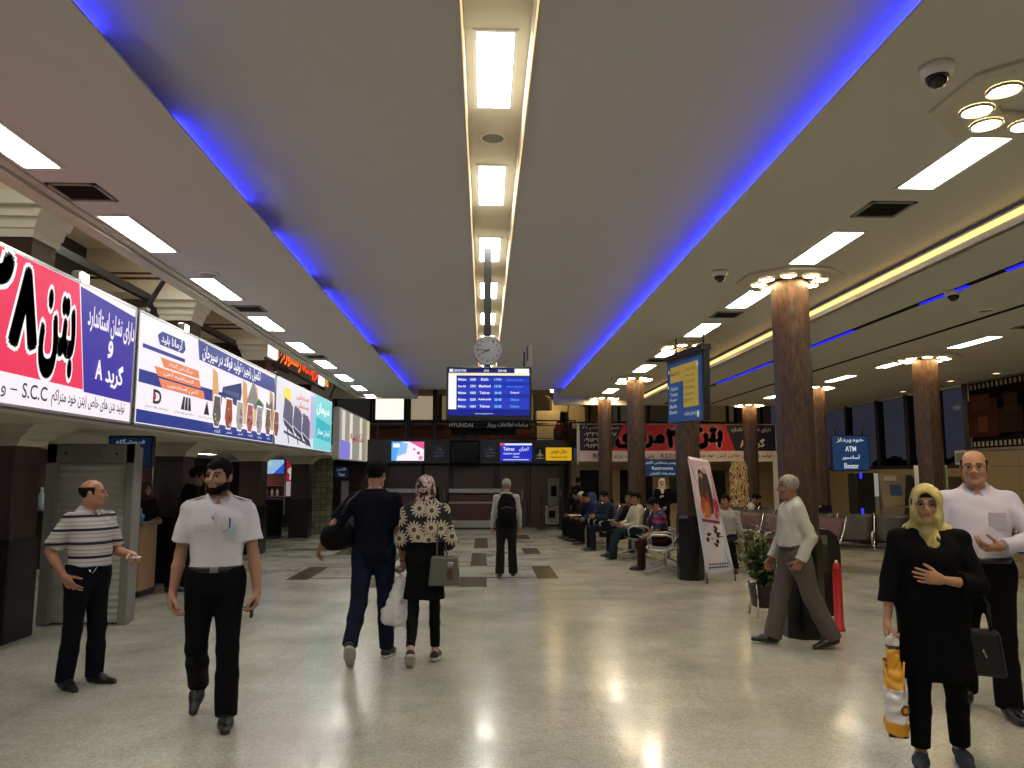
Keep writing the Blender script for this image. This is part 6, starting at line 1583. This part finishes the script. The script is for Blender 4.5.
# 8 man behind her
p = Person('bald man with glasses in a pale lilac shirt behind the woman in black', (3.55, 5.25, 0), -26, 1.86, belly=.045, armL=(22, 26, 92, 58), armR=(4, 8, 22, 6), legL=(2, 1, 4, 0, 12), legR=(-10, 2, 14, 16, 8), anchor='L', head=(-8, 3, 0), vox=.005, handL=dict(curl=35, roll=-40, spread=6), wide=1.03)
p.body(tone='A67C60', brow='3A2A20'); p.hair(HBR, 'bald', th=.007); p.glasses(mat('glasses_frame')); SL_ = mat('shirt_lilac', 'B9B6C6', .75); p.top(SL_, sleeve=1.93, hem=.052, infl=.016, loose=.01, fold=.005, neck=.495, wrist=.04); p.collar(SL_); p.belt(SHOE, None, z=.06, infl=.022); p.trousers(TB, hem=.08, end=1.06, infl=.022); p.shoes(SHOE)
patch(p, 'shirt_pocket', mat('lilac_pocket', 'B5B2C3', .8), (.09, -.152, .31), (.11, .006, .12), 12)
# seated people of the middle row
def sit(label, x, y, yaw, H, top, legs, hair, toneS, arms=((25, 8, 60, 35), (25, 8, 60, 35)), head=(0, 18, 0), lean=6, seat=.44, lL=(86, 6, 84, 0, 6), lR=(84, 6, 88, 0, 6), scarf=None, sleeve=1.95, sex='m', style='short', hem=.02, shoe=SHOE, topname='shirt', vox=.0085):
    p = Person(label, (x, y, 0), yaw, H, sex, seat=seat, anchor='P', armL=arms[0], armR=arms[1], legL=lL, legR=lR, lean=lean, head=head, vox=vox)
    p.body(tone=toneS)
    if scarf is not None: p.scarf(scarf)
    else: p.hair(hair, style, th=.016)
    p.top(top, topname, sleeve=sleeve, hem=hem); p.trousers(legs, hem=.07, end=1.03, infl=.018); p.shoes(shoe)
    return p
def polo_band():
    m = bpy.data.materials.new('banded_polo'); m.use_nodes = True; nt = m.node_tree; b = nt.nodes['Principled BSDF']; L = nt.links.new
    tc = nt.nodes.new('ShaderNodeTexCoord'); s_ = nt.nodes.new('ShaderNodeSeparateXYZ'); L(tc.outputs['Object'], s_.inputs[0]); mr = nt.nodes.new('ShaderNodeMapRange'); mr.inputs['From Min'].default_value = .55; mr.inputs['From Max'].default_value = 1.1; L(s_.outputs['Z'], mr.inputs['Value'])
    r = nt.nodes.new('ShaderNodeValToRGB'); r.color_ramp.interpolation = 'CONSTANT'; e = r.color_ramp.elements; e[0].color = lin('16203E'); e[1].position = .46; e[1].color = lin('8A2450')
    for pos, c in ((.58, '16203E'), (.62, '8A2450'), (.72, '1B2A55')): q = e.new(pos); q.color = lin(c)
    L(mr.outputs[0], r.inputs['Fac']); L(r.outputs['Color'], b.inputs['Base Color']); b.inputs['Roughness'].default_value = .85; return m
p = sit('seated youth in a navy and magenta polo looking down at his lap', 3.15, 13.55, -96, 1.7, polo_band(), mat('trouser_maroon', '2A1612', .9), HB, '8A6248', head=(0, 34, 0), lean=12, sleeve=.8, topname='polo_shirt', arms=((22, 6, 62, 38), (24, 8, 58, 34)))
o = thing('magazine', 'folded magazine in the hands of the seated youth', 'magazine'); q = B().use(mat('paper_pale', 'B8B4A0', .6)).box((0, 0, 0), (.22, .16, .01), .003).use(mat('magazine_green', '5A7A3A', .5)).box((.04, .02, .006), (.1, .08, .003)).obj('pages', o); q.matrix_local = Matrix.Translation((p.J['gripL']+p.J['gripR'])/2+V3(0, -.02, .02)) @ Euler((R(-25), 0, 0)).to_matrix().to_4x4(); free(o, p)
sit('seated man in a cream shirt and teal jeans with legs crossed', 2.98, 15.25, -74, 1.76, mat('shirt_cream', 'A9A18A', .85), mat('jeans_teal', '1C2A30', .9), HB, '8A6248', head=(18, 8, 0), lean=-4, lL=(96, -10, 78, 6, -10), lR=(80, 4, 78, 0, 4), arms=((20, 8, 62, 40), (20, 8, 66, 36)), hem=-.05)
sit('dark-clad man with glasses seated behind the man in the cream shirt', 2.98, 15.85, -74, 1.74, mat('jacket_black', '0E0E10', .9), TB, HB, '7E5A44', head=(20, 4, 0), lean=-2)
sit('seated man in a dark blue jacket holding his phone', 2.76, 17.15, -76, 1.76, mat('jacket_slate', '1D2630', .9), mat('trouser_slate', '14181E', .9), HB, '8A6248', head=(0, 20, 0), arms=((30, 6, 80, 35), (30, 6, 78, 35)))
sit('seated traveller wrapped in a blue headscarf', 2.66, 18.45, -76, 1.62, mat('coat_bluegrey', '1E2A40', .9), TB, None, '8A6248', scarf=mat('scarf_blue', '32405E', .85), sex='f', topname='coat', hem=-.1)
sit('seated youngster in a dark top with white papers on the lap', 2.6, 19.1, -76, 1.6, mat('top_ink', '10121E', .9), TB, HB, '8A6248', head=(0, 24, 0))
o = thing('papers', 'white papers lying on the lap of the seated youngster', 'paper', (2.22, 19.0, .66)); B().use(WHITE).box((0, 0, 0), (.3, .22, .015), .003).use(mat('paper_pink', 'A86A6A', .6)).box((.1, .02, .01), (.09, .12, .004)).obj('sheets', o)
sit('elderly white-haired traveller seated third from the far end of the middle row', 2.56, 19.65, -78, 1.6, mat('coat_brown', '2A201A', .9), TB, mat('hair_white', 'B5AF9F', .8), '8A6248')
sit('traveller in black seated at the far end of the middle row', 2.5, 20.25, -80, 1.66, mat('jacket_black'), TB, HB, '6E4E3A', head=(0, 22, 0))
sit('man in a pale shirt seated behind the leaning banner', 4.25, 13.55, -20, 1.74, mat('shirt_grey', '8C8C8C', .85), TB, HB, '8A6248', arms=((2, 10, 16, 4), (2, 10, 20, 4)), lean=-6, head=(-20, 0, 0))
sit('person in white slumped on the bench beyond the maroon seats', 5.75, 16.9, 62, 1.72, mat('shirt_white2', 'A8A69C', .85), TB, HB, '7E5A44', lean=18, head=(0, 25, 0), arms=((35, 8, 70, 35), (35, 8, 70, 35)))
# standing in the distance
p = Person('woman in a white headscarf and black coat standing beneath the blue restroom sign', (4.4, 19.0, 0), -20, 1.6, 'f', vox=.009, armL=(10, 10, 50, 40), armR=(8, 10, 40, 30)); p.body(tone='A9805F'); p.scarf(mat('scarf_white', 'B8AE98', .8), tail=True, th=.022); p.top(CB, 'black_coat', sleeve=1.95, hem=-.5, flare=.05, infl=.02); p.trousers(TB); p.shoes(SHOE)
p = Person('tall man in black leaning at the tan counter on the left', (-4.35, 11.35, 0), 118, 1.82, vox=.0075, armL=(24, 10, 70, 30), armR=(30, 14, 60, 20), lean=12, legL=(8, 4, 8, 0, 8), legR=(-8, 6, 4, 0, 12), head=(0, 12, 0)); p.body(tone='6E4E3A'); p.hair(HB, th=.018); p.top(mat('jacket_black'), 'jacket', sleeve=1.95, hem=-.1, infl=.022); p.trousers(TB, hem=.075, end=1.05); p.shoes(SHOE)
p = Person('woman in a brown headscarf behind the tan counter on the left', (-5.05, 11.75, 0), 60, 1.58, 'f', vox=.0075, armL=(20, 8, 70, 30), armR=(20, 8, 70, 30)); p.body(tone='A9806A'); p.scarf(mat('scarf_brown', '4A3022', .85), th=.02); p.top(mat('coat_darkbrown', '1E1512', .9), 'coat', sleeve=1.9, hem=-.45, infl=.02); p.trousers(TB); p.shoes(SHOE)
for k, (x, y, H, c, l) in enumerate(((2.72, 22.3, 1.62, '0E0E10', 'dark-clad man standing beyond the far end of the middle row of benches'), (-1.35, 19.5, 1.66, '0A0A0C', 'distant person in black glimpsed between the couple walking away'))):
    p = Person(l, (x, y, 0), 170+20*k, H, vox=.01); p.body(tone='6E4E3A'); p.hair(HB); p.top(mat('jacket_black'), 'jacket', sleeve=1.95, hem=-.1); p.trousers(TB); p.shoes(SHOE)
# ------------------------------------------------------------------ light, camera
bpy.data.objects.remove(_to)
w = bpy.data.worlds.new('dusk'); bpy.context.scene.world = w; w.use_nodes = True
bgn = w.node_tree.nodes['Background']; bgn.inputs['Color'].default_value = (.16, .17, .26, 1); bgn.inputs['Strength'].default_value = .16
cam = bpy.data.cameras.new('camera'); co = bpy.data.objects.new('camera', cam); C.objects.link(co)
cam.sensor_width = 36; cam.lens = 770/1024*36; cam.clip_start = .05
co.location = (0, 0, 1.63); co.rotation_euler = (R(90+6.75), 0, R(-2.08))
sc = bpy.context.scene; sc.camera = co
sc.view_settings.view_transform = 'Standard'; sc.view_settings.look = 'None'; sc.view_settings.gamma = 1; sc.view_settings.exposure = 0
sc.view_settings.use_curve_mapping = False
sc.cycles.use_denoising = True
sc.cycles.max_bounces = 8; sc.cycles.diffuse_bounces = 4; sc.cycles.glossy_bounces = 4; sc.cycles.sample_clamp_indirect = 6
